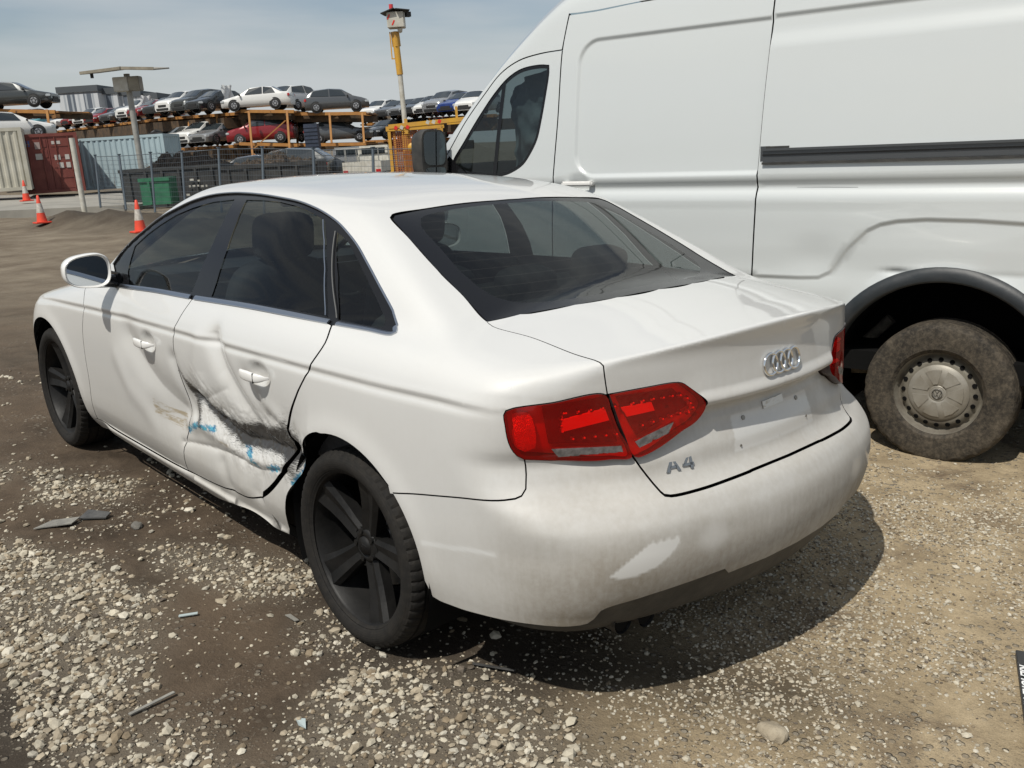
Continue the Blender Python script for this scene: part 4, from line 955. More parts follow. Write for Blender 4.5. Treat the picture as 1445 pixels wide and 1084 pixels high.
# side-view chart for everything below the roof curve: rays straight out
def vs_rays(x, z): o = np.stack([x, 0*x, z], -1); return o, np.broadcast_to([0,1.,0], o.shape)
VS = ChartC(vs_rays, van_F, t1=1.3); VSR = ChartC(vs_rays, van_F, left=False, t1=1.3)
def vt_rays(x, y): o = np.stack([x, y, .6+0*x], -1); return o, np.broadcast_to([0,0,1.], o.shape)
VT = ChartC(vt_rays, van_F, t1=2.6)
van = empty('parked_van', (0.6913,-3.0986,-0.0164))
vm = Matrix(((0.98343,-0.17929,0.02693),(0.17922,0.9838,0.00491),(-0.02737,0.0,0.99963))).to_4x4(); vm.translation = (0.6913,-3.0986,-0.0164); van.matrix_world = vm
tag(van, 'tall white high-roof panel van with a dented wheel arch and grey hubcap, behind the sedan', 'van')
M_BK0 = mat('scratch_black', (.02,.02,.02), .7)
M_TRIM = rough_mat('blue_black_arch_plastic', (.016,.021,.025), (.028,.031,.034), 9, .5, .12)
M_VAN = rough_mat('white_van_paint', (.60,.625,.61), (.57,.59,.575), 1.3, .28, .012, 0, .3, .7, .01, .5)
def wear_van(P, N): z = P[:,2]; x = P[:,0]; return np.stack([.03+.35*sstep(.75,.35,z), 0*z, 0*z, 0*z], 1)
M_VAN = paint_mat('white_van_paint', (.53,.557,.558), (.27,.23,.175), .27)
def vp(name, loops, mats=M_VAN, par=None, step=.03, ch=VS, **k):
    k.setdefault('dark_edge', M_DARK); k.setdefault('grm', .7); return panel(name, loops, ch, mats, par or van, step, wear=wear_van, gap=.004, flange=k.pop('flange', .02), **k)
va = lambda cx, r, a0, a1, n=40: np.array([(cx+r*math.cos(t), .37+r*math.sin(t)) for t in np.linspace(R(a0), R(a1), n)])
seamF = cr([(2.175,2.335),(2.19,2.25),(2.205,2.139),(2.215,1.749),(2.24,1.379),(2.25,.9),(2.25,.36)], .03)
seamR = cr([(.915,2.262),(.919,2.12),(.931,1.815),(.938,1.57),(.942,1.43),(.945,1.247),(.948,1.1),(.952,.883),(.953,.36)], .03)
top_s = cr([(2.175,2.335),(1.975,2.335),(1.70,2.348),(.913,2.35)], .03)
sweep = dict(guides=None)
def hguides(x0, x1, zs, st=.012): return [np.stack([np.arange(x0, x1, st), np.full(len(np.arange(x0, x1, st)), z)], 1) for z in zs]
zg_ = [.865,.872,.878,.884,.890,1.30,1.318,1.335,1.352,1.37,1.385]
for chs in (VS, VSR):
    P_ = dict(ch=chs)
    left = chs is VS
    # rear side panel with wheel opening
    a = va(0, .53, -14, 194)
    rear_loop = loop_of((seamR[::-1], 1), (top_s[-1:], 1), (lin([(.913,2.35),(-1.0,2.34)], .04), 0), (lin([(-1.0,2.34),(-1.0,.42)], .06), 0), (lin([(-1.0,.42), (a[-1][0], .30)], .04), 0), (a[::-1], 0), (lin([a[0], (.953,.36)], .04), 0))
    gg = hguides(-1.0, .9, zg_+[2.164,2.172,2.178,2.184,2.190,2.198])+[np.stack([np.arange(-1.0,.92,.012), np.interp(np.arange(-1.0,.92,.012), VLX, VLZ)+d_], 1) for d_ in (-.016,-.010,-.005,0,.005,.010,.016)]
    side_rear = vp('side_panel', [rear_loop], step=.025 if left else .06, guides=gg if left else None, **P_)
    # sliding door
    sd_loop = loop_of((seamF, 1), (lin([(2.25,.36),(.953,.36)], .04), 1), (seamR[::-1], 1), (top_s[::-1], 1))
    rrp = []
    for off in (-.018,-.012,-.006,0,.006,.012,.018):
        x0,x1,z0,z1,r = .70-off,2.08+off,1.415-off,2.175+off,.13+off; pts = []
        for cx_, cz_, a0 in ((x1-r,z1-r,0),(x0+r,z1-r,90),(x0+r,z0+r,180),(x1-r,z0+r,270)):
            pts += [(cx_+r*math.cos(R(a0+q)), cz_+r*math.sin(R(a0+q))) for q in range(0,91,6)]
        rrp.append(lin(pts+pts[:1], .010))
    slide = vp('sliding_door', [sd_loop], step=.025 if left else .06, guides=(hguides(.96, 2.24, zg_)+rrp+hguides(.9,.96,[2.15])) if left else None, **P_)
    # front door with window opening
    dt = cr([(2.206,2.141),(2.37,2.135),(2.532,2.11),(2.678,2.044),(2.806,1.926),(2.956,1.771),(3.09,1.598),(3.22,1.44)], .03)
    win = cr([(2.296,2.065),(2.366,2.073),(2.509,2.061),(2.611,2.018),(2.715,1.934),(2.839,1.80),(2.972,1.639),(3.06,1.53),(3.07,1.48),(3.02,1.447)], .02)
    win = np.vstack([win, cr([(3.02,1.447),(2.80,1.425),(2.634,1.425),(2.549,1.448),(2.47,1.49),(2.424,1.54),(2.366,1.633),(2.335,1.75),(2.308,1.90),(2.292,2.02),(2.296,2.065)], .02)])
    wl_ = loop_of((win, 0))
    dfront = cr([(3.22,1.44),(3.30,1.25),(3.32,1.0),(3.30,.85),(3.15,.55),(3.08,.36)], .04)
    fdv = vp('front_door', [loop_of((dt, 1), (dfront, 1), (lin([(3.08,.36),(2.25,.36)], .04), 1), (seamF[seamF[:,1] < 2.141][::-1], 1)), wl_], step=.03 if left else .06, **P_)
    panel('window_surround', [loop_of((offset_loop(wl_[0], np.full(len(wl_[0]), -.02)), 0)), loop_of((offset_loop(wl_[0], np.full(len(wl_[0]), .022)), 0))], chs, M_BLACK, fdv, .05, depth=.005, flange=0)
    panel('side_window', [wl_], chs, M_VGLASS if 'M_VGLASS' in globals() else M_GLASS, fdv, .06, depth=.007, flange=0)
    panel('window_divider', [loop_of((lin([(2.655,1.99),(2.720,1.425),(2.690,1.425),(2.625,2.0),(2.655,1.99)], .04), 0))], chs, M_BLACK, fdv, .05, depth=.003, flange=0)
    panel('mirror_triangle', [loop_of((lin([(3.09,1.56),(2.93,1.44),(3.19,1.44),(3.09,1.56)], .04), 0))], chs, M_BLACK, fdv, .05, depth=-.003, flange=0)
    # front wing
    b_ = va(3.64, .53, 20, 200)
    vp('front_wing', [loop_of((lin([(3.22,1.44),(3.55,1.22),(4.0,1.08),(4.25,.95)], .04), 0), (lin([(4.25,.95),(4.25,.45),(b_[0][0],b_[0][1])], .04), 0), (va(3.64,.53,20,170), 0), (lin([va(3.64,.53,170,171)[0], (3.15,.55)], .04), 0), (dfront[dfront[:,1] > .55][::-1], 1))], step=.06, **P_)
    # wheel arch trim
    for cx_ in (0, 3.64):
        mb = MB(); V = []; n = 46; s_ = 1 if left else -1
        for i in range(n+1):
            t = R(-12+204*i/n); ci, si = math.cos(t), math.sin(t)
            for r, dy in ((.592,.002),(.589,.010),(.56,.012),(.53,.009),(.519,.002),(.515,-.06)):
                xx, zz = cx_+r*ci, .37+r*si; o_, d_ = vs_rays(np.array([xx]), np.array([zz]))
                V.append([xx, None, zz, dy, cx_+.592*ci, .37+.592*si])
        q = np.array([[v[4], v[5]] for v in V]); P, N = VS.pt(q); q2 = np.array([[v[0], v[2]] for v in V]); P2, N2 = VS.pt(q2)
        VV = [(v[0], s_*(min(P2[i][1], 1.05)+v[3]), v[2]) for i, v in enumerate(V)]
        k = 6; mb.add(VV, [[i*k+j, i*k+j+1, (i+1)*k+j+1, (i+1)*k+j] for i in range(n) for j in range(k-1)], 0, True); mb.build('wheel_arch_trim', M_TRIM, van)
sc_ = lin([(.735,1.338),(.60,1.337),(.43,1.334),(.43,1.3315),(.60,1.3345),(.735,1.336),(.735,1.338)], .04); panel('scratch', [loop_of((sc_, 0))], VS, M_BK0, van, .05, depth=-.0006, flange=0)
# roof, pillars and screen surround
rt_ = []
zt_line = lambda xs: _vt(xs)
roof_l = np.array([(-1.0,2.35),(.9,2.355),(1.70,2.352),(1.975,2.34),(2.175,2.34)])
roofband = loop_of((lin(roof_l, .05), 0), (lin([(2.175,2.34),(2.19,2.25),(2.206,2.145)], .03), 1), (dt, 1), (lin([(3.22,1.44),(3.36,1.38)], .03), 0), (cr([(3.36,1.38),(3.16,1.62),(2.90,1.88),(2.62,2.12),(2.36,2.31),(2.12,2.44),(1.8,2.50),(1.3,2.53),(.5,2.54),(-1.0,2.48)], .04), 0))
# upper edge of that band, taken up onto the roof from above
for chs in (VS, VSR): vp('roof_side', [roofband], step=.03, ch=chs)
P_up, _ = VS.pt(cr([(3.36,1.38),(3.16,1.62),(2.90,1.88),(2.62,2.12),(2.36,2.31),(2.12,2.44),(1.8,2.50),(1.3,2.53),(.5,2.54),(-1.0,2.48)], .04))
pe = P_up[:, :2]; scr = pe[pe[:,0] > 2.05]; rf_ = pe[pe[:,0] <= 2.10]
full_r = np.vstack([rf_, (rf_*[1,-1])[::-1], rf_[:1]]); vp('roof', [loop_of((lin(full_r, .08), 0))], step=.10, ch=VT, flange=0)
scr2 = np.vstack([scr, (scr*[1,-1])[::-1], scr[:1]]); ins_ = np.vstack([scr*[1,.93]+[-.0,0], (scr*[1,-.93])[::-1]]); ins_[:,0] = 2.25+(ins_[:,0]-2.10)*.86; ins_ = np.vstack([ins_, ins_[:1]])
vp('windscreen_surround', [loop_of((lin(scr2, .06), 0)), loop_of((lin(ins_, .06), 0))], step=.08, ch=VT, flange=0)
panel('windscreen', [loop_of((lin(ins_, .06), 0))], VT, M_CGLASS, van, .10, depth=.004, flange=0)
bonp = lin([(3.34,.86),(3.34,-.86),(4.5,-.6),(4.58,0),(4.5,.6),(3.34,.86)], .06); vp('bonnet', [loop_of((bonp, 0))], step=.1, ch=VT, flange=0)
mb = MB(); mb.box((4.35,0,.62), (.42,1.7,.55), bev=.1); smooth_angle(mb.build('front_bumper', M_PLAS, van))
mb = MB(); mb.box((-1.02,0,1.37), (.03,1.72,1.95), bev=.01); mb.build('rear_door', M_VAN, van)
# dark inside, floor, frame
mb = MB(); mb.box((.6,0,.46), (3.0,1.84,.10)); mb.box((.55,0,1.3), (3.0,.03,.9)); mb.box((0.60,0,.38),(4.6,.9,.12)); mb.build('underbody', M_DARK, van)
mb = MB(); mb.box((1.0,.92,.44), (.05,.14,.45)); mb.box((1.68,.93,.33), (1.3,.05,.08)); mb.build('sill_skirt', M_DARK, van)
mb = MB(); mb.box((.62,.62,.46), (.75,.07,.035), 0); mb.box((.55,.66,.40), (.30,.10,.05), 0, ry=.2); mb.box((.05,.60,.37), (1.2,.06,.03), 0, ry=.08); mb.tube((.35,.55,.62),(.60,.55,.35),.03); mb.build('suspension_spring', rough_mat('muddy_steel', (.10,.085,.065), (.22,.19,.15), 14, .8, .4), van)
for cx_ in (0, 3.64):
    for s_ in (1,-1):
        wl = MB(); V = []; n = 30
        for j, y in enumerate((1.0,.50)):
            for i in range(n+1):
                a = R(-20+220*i/n); V.append((cx_+.525*math.cos(a), s_*(y-.03*(j==0)), .37+.525*math.sin(a)))
        wl.add(V, [[i,i+1,n+2+i,n+1+i] for i in range(n)], 0, True); wl.add([V[n+1+i] for i in range(n+1)], [list(range(n+1))], 0); wl.build('wheel_arch_liner', M_DARK, van)
mb = MB(); mb.box((2.30,0,1.25), (.03,1.75,1.7)); mb.build('bulkhead', M_DARK, van)
for y in (.5,-.45):
    mb = MB(); mb.box((2.60,y,1.25), (.16,.50,.75), ry=-.12, bev=.06); mb.box((2.85,y,.92), (.5,.5,.16), bev=.05); mb.box((2.54,y,1.72), (.10,.26,.20), bev=.04); smooth_angle(mb.build('seat', M_SEAT, van))
mb = MB(); mb.box((3.45,0,1.16), (.40,1.7,.28), bev=.06); smooth_angle(mb.build('dashboard', M_PLAS, van))
# crumpled pale sheeting hanging behind the door glass
mb = MB(); V = []; nx, nz_ = 26, 26
for j in range(nz_+1):
    for i in range(nx+1):
        u_, v_ = i/nx, j/nz_; xx = 2.36+.34*u_-.12*v_*(1-u_); zz = 2.05-.60*v_
        V.append((xx, .80-.05*u_+.035*float(vn2(np.array([u_*4+v_*2]), np.array([v_*5]), 4)[0])+.02*float(vn2(np.array([u_*9]), np.array([v_*11+u_*3]), 9)[0]), zz-.10*u_*u_))
mb.add(V, [[j*(nx+1)+i, j*(nx+1)+i+1, (j+1)*(nx+1)+i+1, (j+1)*(nx+1)+i] for j in range(nz_) for i in range(nx)], 0, True)
mb.build('airbag_curtain', rough_mat('pale_airbag_cloth', (.34,.38,.385), (.48,.51,.51), 6, .8, .3), van)
# sliding-door rail
mb = MB(); zr = 1.4955
for x0, x1 in ((-.98,.915),):
    for (dz, hh_, yy, m_) in ((.032,.012,1.004,1),(.0,.056,.994,1),(-.036,.012,1.007,0),(.006,.008,.999,2)):
        V = []; xs = np.linspace(x0, x1, 12)
        for x in xs:
            off = 1 if True else 0; ys_ = yy-.0*x
            V += [(x, ys_-.03, zr+dz-hh_/2), (x, ys_, zr+dz-hh_/2), (x, ys_, zr+dz+hh_/2), (x, ys_-.03, zr+dz+hh_/2)]
        mb.add(V, [[4*i+j, 4*(i+1)+j, 4*(i+1)+(j+1)%4, 4*i+(j+1)%4] for i in range(11) for j in range(4)]+[[0,1,2,3]], m_)
mb.box((.905,.965,1.495), (.05,.05,.10), 1); mb.box((.84,.985,1.538), (.12,.016,.012), 0)
mb.build('door_rail', [M_PLAS, M_RAILC if 'M_RAILC' in globals() else mat('rail_grey', (.10,.105,.11), .35, .6), M_BLACK], van)
# handles
def van_handle(x, z, par):
    o_, n_ = VS.pt(np.array([[x+.13, z]])); y = o_[0][1]
    mb = MB(); mb.box((x,y+.030,z), (.215,.020,.030), 0, bev=.009); mb.box((x+.085,y+.01,z), (.04,.045,.026), 0, bev=.008); mb.box((x-.085,y+.01,z), (.045,.045,.03), 0, bev=.008)
    smooth_angle(mb.build('door_handle', M_PAINT2, par), 40)
van_handle(2.055, 1.372, slide if False else van)
# long mirror on a black arm
mh = MB(); V = []; n = 36
for dx, k_ in ((0,1.0),(.05,1.02),(.10,.9),(.13,.6)):
    for i in range(n):
        a = 2*math.pi*i/n; ca, sa = math.cos(a), math.sin(a); V.append((3.09+dx+.26*.094*k_*np.sign(ca)*abs(ca)**.5, 1.085+.094*k_*np.sign(ca)*abs(ca)**.5, 1.575+.155*k_*np.sign(sa)*abs(sa)**.5))
mh.add(V, [[j*n+i, j*n+(i+1)%n, (j+1)*n+(i+1)%n, (j+1)*n+i] for j in range(3) for i in range(n)]+[list(range(n)), list(range(3*n,4*n))], 0, True)
mh.box((3.14,.985,1.50), (.09,.12,.10), 0, bev=.02)
mo = smooth_angle(mh.build('door_mirror', M_PLAS, van), 50)
mg = MB(); ring = lambda zc, hz, hw: [(3.087+.26*hw*np.sign(math.cos(a))*abs(math.cos(a))**.45, 1.085+hw*np.sign(math.cos(a))*abs(math.cos(a))**.45, zc+hz*np.sign(math.sin(a))*abs(math.sin(a))**.45) for a in np.linspace(0,2*math.pi,33)[:-1]]
mg.add(ring(1.612,.105,.080), [list(range(32))]); mg.add(ring(1.463,.030,.076), [list(range(32))]); mgo = mg.build('mirror_glass', mat('van_mirror_glass', (.62,.65,.66), .03, 1), mo)
# wheels: steel with round vents and a moulded cap
M_VTYRE = tyre_mat('muddy_tyre_rubber', (.014,.013,.012), (.034,.030,.025), .8)
M_CAP = rough_mat('dusty_grey_hubcap', (.30,.285,.25), (.20,.18,.145), 6, .5, .1, .25)
M_WSTEEL = rough_mat('dusty_grey_wheel_steel', (.20,.185,.15), (.11,.095,.075), 9, .6, .15, .2)
def van_wheel(x, y, s_):
    w = empty('wheel', (x,y,.342), 0 if s_ > 0 else math.pi, van)
    smooth_angle(tyre_mesh(.350,.208,.110,120).build('tyre', M_VTYRE, w), 28)
    r = MB(); r.lathe([(.204,.09),(.213,.098),(.216,.092),(.206,.086),(.200,.078),(.193,.04),(.188,.038),(.180,.045),(.166,.060),(.150,.066),(.120,.060),(.05,.06),(0,.06)], 64)
    r.lathe([(.204,.09),(.190,-.02),(.19,-.10)], 64)
    ro = r.build('rim', M_WSTEEL, w)
    for i in range(20):
        h = MB()
        a = 2*math.pi*i/20; p = Vector((.165*math.cos(a), .0622, .165*math.sin(a))); d = Vector((math.cos(a)*.45, .9, math.sin(a)*.45)).normalized(); h.tube(p-d*.01, p+d*.0025, .0115, 0, n=12)
        if (x == 0 and s_ > 0): h.build('vent_hole', M_DARK, w)
    c = MB(); prof = [(.138,.058),(.140,.070),(.128,.080),(.090,.088),(.050,.091),(.040,.087),(.036,.0895),(.030,.0895),(.028,.092),(0,.093)]
    c.lathe(prof, 96)
    for i in range(7):   # raised petal wedges between the grooves
        a = 2*math.pi*(i+.5)/7; r0, r1 = .048, .118; b0, b1 = .20, .33
        V = []
        for rr, bb_, yy in ((r0,b0,.0905),(r1,b1,.083)):
            for t in (a-bb_, a, a+bb_): V.append((rr*math.cos(t), yy+.004, rr*math.sin(t)))
        V2 = [(v[0], v[1]-.010, v[2]) for v in V]
        c.add(V+V2, [[0,1,4,3],[1,2,5,4],[0,3,9,6],[2,8,11,5],[3,4,10,9],[4,5,11,10]], 0)
    smooth_angle(c.build('hubcap', M_CAP, w), 30)
    b = MB()
    for k_ in range(2): b.lathe([(.024,.0),(.0245,.003),(.021,.003),(.021,0)], 40, c=(0,.093,0))
    # stacked letters of the maker's round emblem: V over W
    e_ = lambda a_, b_2: b.tube((a_[0],.0955,a_[1]), (b_2[0],.0955,b_2[1]), .0014, 0, n=6)
    for a_, b_2 in (((-.009,.018),(0,.002)),((0,.002),(.009,.018)),((-.018,.010),(-.008,-.018)),((-.008,-.018),(0,-.002)),((0,-.002),(.008,-.018)),((.008,-.018),(.018,.010))): e_(a_, b_2)
    b.build('hubcap_emblem', M_STEEL, w)
    return w
for x in (0, 3.64):
    for s_ in (1,-1): van_wheel(x, s_*.885, s_)

# ---------------------------------------------------------------- yard ground: one sheet, graded away from the cars
CAMX, CAMY = -1.2732, 2.3094
FX, FY = math.cos(-.7392), math.sin(-.7392); RX, RY = math.sin(-.7392), -math.cos(-.7392)
def fbm(x, y, s, seed, o=4):
    v = 0; a = 1; t = 0
    for i in range(o): v = v+a*vn2(x*s*2**i+17*i, y*s*2**i-9*i, seed+i); t += a; a *= .5
    return v/t
def ground_z(x, y, fine=True):
    x = np.asarray(x, float); y = np.asarray(y, float); dx, dy = x-CAMX, y-CAMY; d = np.hypot(dx, dy); lat = dx*RX+dy*RY; dep = dx*FX+dy*FY
    z = -.42*sstep(5.5, 21, d)-.14*sstep(22, 42, d)+.045*np.clip(lat+11, -6, 30)*sstep(14, 34, d)*(dep > 0)
    z = z+.05*fbm(x, y, .35, 3)*sstep(4, 12, d)
    # low spoil bank in front of the fence
    b = seg_dist(x, y, 25.6, -6.0, 17.0, -6.9); z = z+.36*np.exp(-(b/.75)**2)*(1+.6*fbm(x, y, 1.6, 8))
    if fine: z = z+(.010*fbm(x, y, 2.2, 11)+.004*fbm(x, y, 9, 12, 3))*sstep(0,1,1.0)
    return z
PATCH = [[(2.729,1.513),(2.333,1.363),(1.783,1.288),(1.498,1.401),(1.378,1.566),(1.45,1.72),(1.878,1.90),(2.6,1.9)],
 [(2.237,1.10),(1.883,.88),(1.60,.72),(1.434,.856),(1.53,1.03),(1.835,1.12)], [(3.493,1.133),(2.976,.889),(2.85,1.05),(3.18,1.22)],
 [(1.665,1.51),(1.498,1.401),(1.147,1.628),(.934,1.497),(.72,1.459),(.8,1.8),(1.315,1.85),(1.6,1.7)], [(.98,1.0),(.80,.905),(.67,.75),(.35,.70),(.02,.79),(.2,1.5),(.72,1.30)],
 [(1.25,.85),(1.10,.72),(.98,.85),(1.1,1.02)], [(4.2,1.3),(3.6,1.25),(3.4,1.5),(3.9,1.8)]]
def patch_mask(x, y, soft=.10):
    q = np.stack([np.ravel(x)+.10*fbm(np.ravel(x), np.ravel(y), 3.0, 31), np.ravel(y)+.10*fbm(np.ravel(x), np.ravel(y), 3.0, 37)], 1); m = np.zeros(len(q))
    for P in PATCH:
        P = np.array(P); d = edge_dist(q, [P]); s = np.where(inside(q, [P]), d, -d); m = np.maximum(m, sstep(-soft, soft*.6, s))
    return m.reshape(np.shape(x))
def tan_mask(x, y):
    # the drier, paler strip behind the boot and along the van
    v = .55*y+.83*x; return sstep(1.0, .25, v+.22*fbm(x, y, 1.1, 51))*sstep(1.35, .55, y+.15*fbm(x, y, 2, 52))
def axis(a, b, c, fine, grow):
    out = [c]; s = fine
    while out[-1] < b: out.append(out[-1]+s); s = s if out[-1] < c+3.2 else s*grow
    lo = [c]; s = fine
    while lo[-1] > a: lo.append(lo[-1]-s); s = s if lo[-1] > c-2.2 else s*grow
    return np.array(lo[:0:-1]+out)
gx = axis(-60, 900, .9, .030, 1.045); gy = axis(-900, 260, .6, .030, 1.045)
GX, GY = np.meshgrid(gx, gy); GZ = ground_z(GX, GY)
ny, nx_ = GX.shape; V = np.stack([GX, GY, GZ], -1).reshape(-1,3)
I = np.arange(ny*nx_).reshape(ny, nx_); Fq = np.stack([I[:-1,:-1], I[:-1,1:], I[1:,1:], I[1:,:-1]], -1).reshape(-1,4)
me = bpy.data.meshes.new('ground'); me.vertices.add(len(V)); me.vertices.foreach_set('co', V.ravel()); me.loops.add(len(Fq)*4); me.loops.foreach_set('vertex_index', Fq.ravel()); me.polygons.add(len(Fq)); me.polygons.foreach_set('loop_start', np.arange(len(Fq))*4); me.polygons.foreach_set('use_smooth', np.ones(len(Fq), bool)); me.update()
at = me.color_attributes.new('zone', 'FLOAT_COLOR', 'POINT'); x, y = V[:,0], V[:,1]
near = (x > -6) & (x < 12) & (y > -9) & (y < 7); zc_ = np.zeros((len(V),4), np.float32); zc_[:,3] = 1
zc_[near,0] = patch_mask(x[near], y[near], .14); zc_[:,1] = tan_mask(x, y)
zc_[:,2] = np.clip(np.exp(-(seg_dist(x,y,.55,.55,-.05,.15)/.22)**2)+.8*np.exp(-(seg_dist(x,y,1.3,.75,.9,.85)/.25)**2)+.9*np.exp(-(seg_dist(x,y,1.45,1.83,1.0,1.95)/.16)**2), 0, 1)  # last streak paints the shadow at the near left corner into the soil colour
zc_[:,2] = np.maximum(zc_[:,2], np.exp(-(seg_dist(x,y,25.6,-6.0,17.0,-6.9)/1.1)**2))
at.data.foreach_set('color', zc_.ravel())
def ground_mat():
    m = mat('dirt_and_gravel', (.1,.08,.06), .9, spec=.25); k = NB(m); v = k.obj()
    at = k.n('ShaderNodeAttribute', attribute_name='zone'); sp = k.n('ShaderNodeSeparateColor'); k.l(at.outputs['Color'], sp.inputs['Color'])
    big = k.noise(.7, 6, .6, v); mid = k.noise(5, 7, .65, v, .3); fine = k.noise(45, 6, .7, v); grit = k.noise(220, 4, .7, v)
    wet = k.mix(k.rampf(mid, .35, .68), (.052,.037,.024), (.118,.087,.060)); wet = k.mix(k.rampf(big, .45, .65), wet, (.145,.105,.07))
    dry = k.mix(k.rampf(mid, .32, .70), (.31,.24,.148), (.53,.425,.275)); dry = k.mix(k.rampf(k.noise(2.2, 6, .65, v, .5), .52, .70), dry, (.14,.10,.066))
    c = k.mix(sp.outputs['Green'], wet, dry); c = k.mix(k.math('MULTIPLY', sp.outputs['Red'], .55), c, (.20,.175,.135))
    # far ground: trodden mid brown
    ln = k.n('ShaderNodeVectorMath', operation='LENGTH'); k.l(v, ln.inputs[0]); far = k.rampf(k.math('DIVIDE', ln.outputs['Value'], 30), .16, .45)
    farc = k.mix(k.rampf(k.noise(1.3, 6, .62, k.mapv(v, (1,1,1))), .35, .7), (.145,.112,.078), (.27,.225,.165)); c = k.mix(far, c, farc)
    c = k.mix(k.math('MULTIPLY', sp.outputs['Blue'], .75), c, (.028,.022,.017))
    # pebbles too small to model
    vo = k.n('ShaderNodeTexVoronoi', {'Scale': 95, 'Randomness': 1}); k.l(v, vo.inputs['Vector']); vo2 = k.n('ShaderNodeTexVoronoi', {'Scale': 38, 'Randomness': 1}); k.l(v, vo2.inputs['Vector'])
    pm = k.math('ADD', k.math('MULTIPLY', sp.outputs['Red'], .20), k.math('ADD', k.math('MULTIPLY', sp.outputs['Green'], .10), k.math('MULTIPLY', k.noise(3.2, 5, .6, v), .9)))
    peb = k.math('MULTIPLY', k.rampf(vo.outputs['Distance'], .42, .22), k.rampf(pm, .46, .66)); rc = k.n('ShaderNodeSeparateColor'); k.l(vo.outputs['Color'], rc.inputs['Color'])
    peb = k.math('MULTIPLY', peb, k.rampf(rc.outputs['Red'], .25, .55))
    c = k.mix(peb, c, k.mix(rc.outputs['Green'], (.34,.30,.235), (.17,.14,.105)))
    rc2 = k.n('ShaderNodeSeparateColor'); k.l(vo2.outputs['Color'], rc2.inputs['Color']); peb2 = k.math('MULTIPLY', k.math('MULTIPLY', k.rampf(vo2.outputs['Distance'], .40, .28), k.rampf(rc2.outputs['Blue'], .70, .80)), k.rampf(pm, .40, .60))
    c = k.mix(peb2, c, k.mix(rc2.outputs['Green'], (.36,.32,.25), (.22,.19,.15)))
    c = k.mix(.55, c, k.mix(fine, (.40,.40,.40), (1,1,1)), 'MULTIPLY'); c = k.mix(.5, c, k.mix(k.rampf(grit, .3, .7), (.45,.45,.45), (1.25,1.25,1.25)), 'MULTIPLY')
    k.l(c, k.b.inputs['Base Color'])
    h = k.math('ADD', k.math('MULTIPLY', mid, .7), k.math('ADD', k.math('MULTIPLY', fine, .30), k.math('ADD', k.math('MULTIPLY', grit, .10), k.math('ADD', k.math('MULTIPLY', peb, .22), k.math('MULTIPLY', peb2, .5)))))
    k.l(k.bump(h, .9, .022), k.b.inputs['Normal']); return m
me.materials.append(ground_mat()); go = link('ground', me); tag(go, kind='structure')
# ---------------------------------------------------------------- loose stones, nobody could count them
def ico():
    t = (1+5**.5)/2; v = np.array([(-1,t,0),(1,t,0),(-1,-t,0),(1,-t,0),(0,-1,t),(0,1,t),(0,-1,-t),(0,1,-t),(t,0,-1),(t,0,1),(-t,0,-1),(-t,0,1)], float); v /= np.linalg.norm(v[0])
    f = np.array([(0,11,5),(0,5,1),(0,1,7),(0,7,10),(0,10,11),(1,5,9),(5,11,4),(11,10,2),(10,7,6),(7,1,8),(3,9,4),(3,4,2),(3,2,6),(3,6,8),(3,8,9),(4,9,5),(2,4,11),(6,2,10),(8,6,7),(9,8,1)]); return v, f
def stones(name, X, Y, Sz, seed, m):
    r = np.random.default_rng(seed); n = len(X); v0, f0 = ico(); k = len(v0)
    sc = np.stack([r.uniform(.75,1.35,n), r.uniform(.6,1.1,n), r.uniform(.40,.75,n)], 1)*Sz[:,None]
    jit = 1+r.uniform(-.24,.24,(n,k,1)); P = v0[None]*jit*sc[:,None,:]
    ax = r.normal(size=(n,3)); ax /= np.linalg.norm(ax,axis=1,keepdims=True); a = r.uniform(-.5,.5,n); c, s = np.cos(a)[:,None,None], np.sin(a)[:,None,None]
    A = ax[:,None,:]; P = P*c+np.cross(A, P)*s+A*np.sum(A*P,-1,keepdims=True)*(1-c)
    b = r.uniform(0,2*np.pi,n); cb, sb_ = np.cos(b)[:,None], np.sin(b)[:,None]; P = np.stack([P[...,0]*cb-P[...,1]*sb_, P[...,0]*sb_+P[...,1]*cb, P[...,2]], -1)
    P += np.stack([X, Y, ground_z(X, Y)+Sz*r.uniform(.10,.40,n)], 1)[:,None,:]
    Fc = (f0[None]+(np.arange(n)*k)[:,None,None]).reshape(-1,3); me = bpy.data.meshes.new(name); me.vertices.add(n*k); me.vertices.foreach_set('co', P.ravel()); me.loops.add(len(Fc)*3); me.loops.foreach_set('vertex_index', Fc.ravel()); me.polygons.add(len(Fc)); me.polygons.foreach_set('loop_start', np.arange(len(Fc))*3); me.update()
    me.polygons.foreach_set('use_smooth', np.zeros(len(Fc), bool))
    g = r.random(n); col = np.array([(.44,.40,.32),(.35,.30,.225),(.22,.175,.12),(.50,.465,.39),(.12,.10,.08)])[np.searchsorted([.38,.66,.84,.95], g)]*r.uniform(.75,1.15,(n,1))
    at = me.color_attributes.new('tone', 'FLOAT_COLOR', 'POINT'); at.data.foreach_set('color', np.concatenate([np.repeat(col,k,0), np.ones((n*k,1))],1).astype(np.float32).ravel())
    me.materials.append(m); return link(name, me)
sm_ = mat('crushed_stone', (.35,.32,.26), .85, spec=.3); k_ = NB(sm_); a_ = k_.n('ShaderNodeAttribute', attribute_name='tone'); k_.l(k_.mix(.5, a_.outputs['Color'], k_.mix(k_.noise(120,4,.6,k_.obj()), (.5,.5,.5), (1.3,1.28,1.22)), 'MULTIPLY'), k_.b.inputs['Base Color'])
r = np.random.default_rng(5)
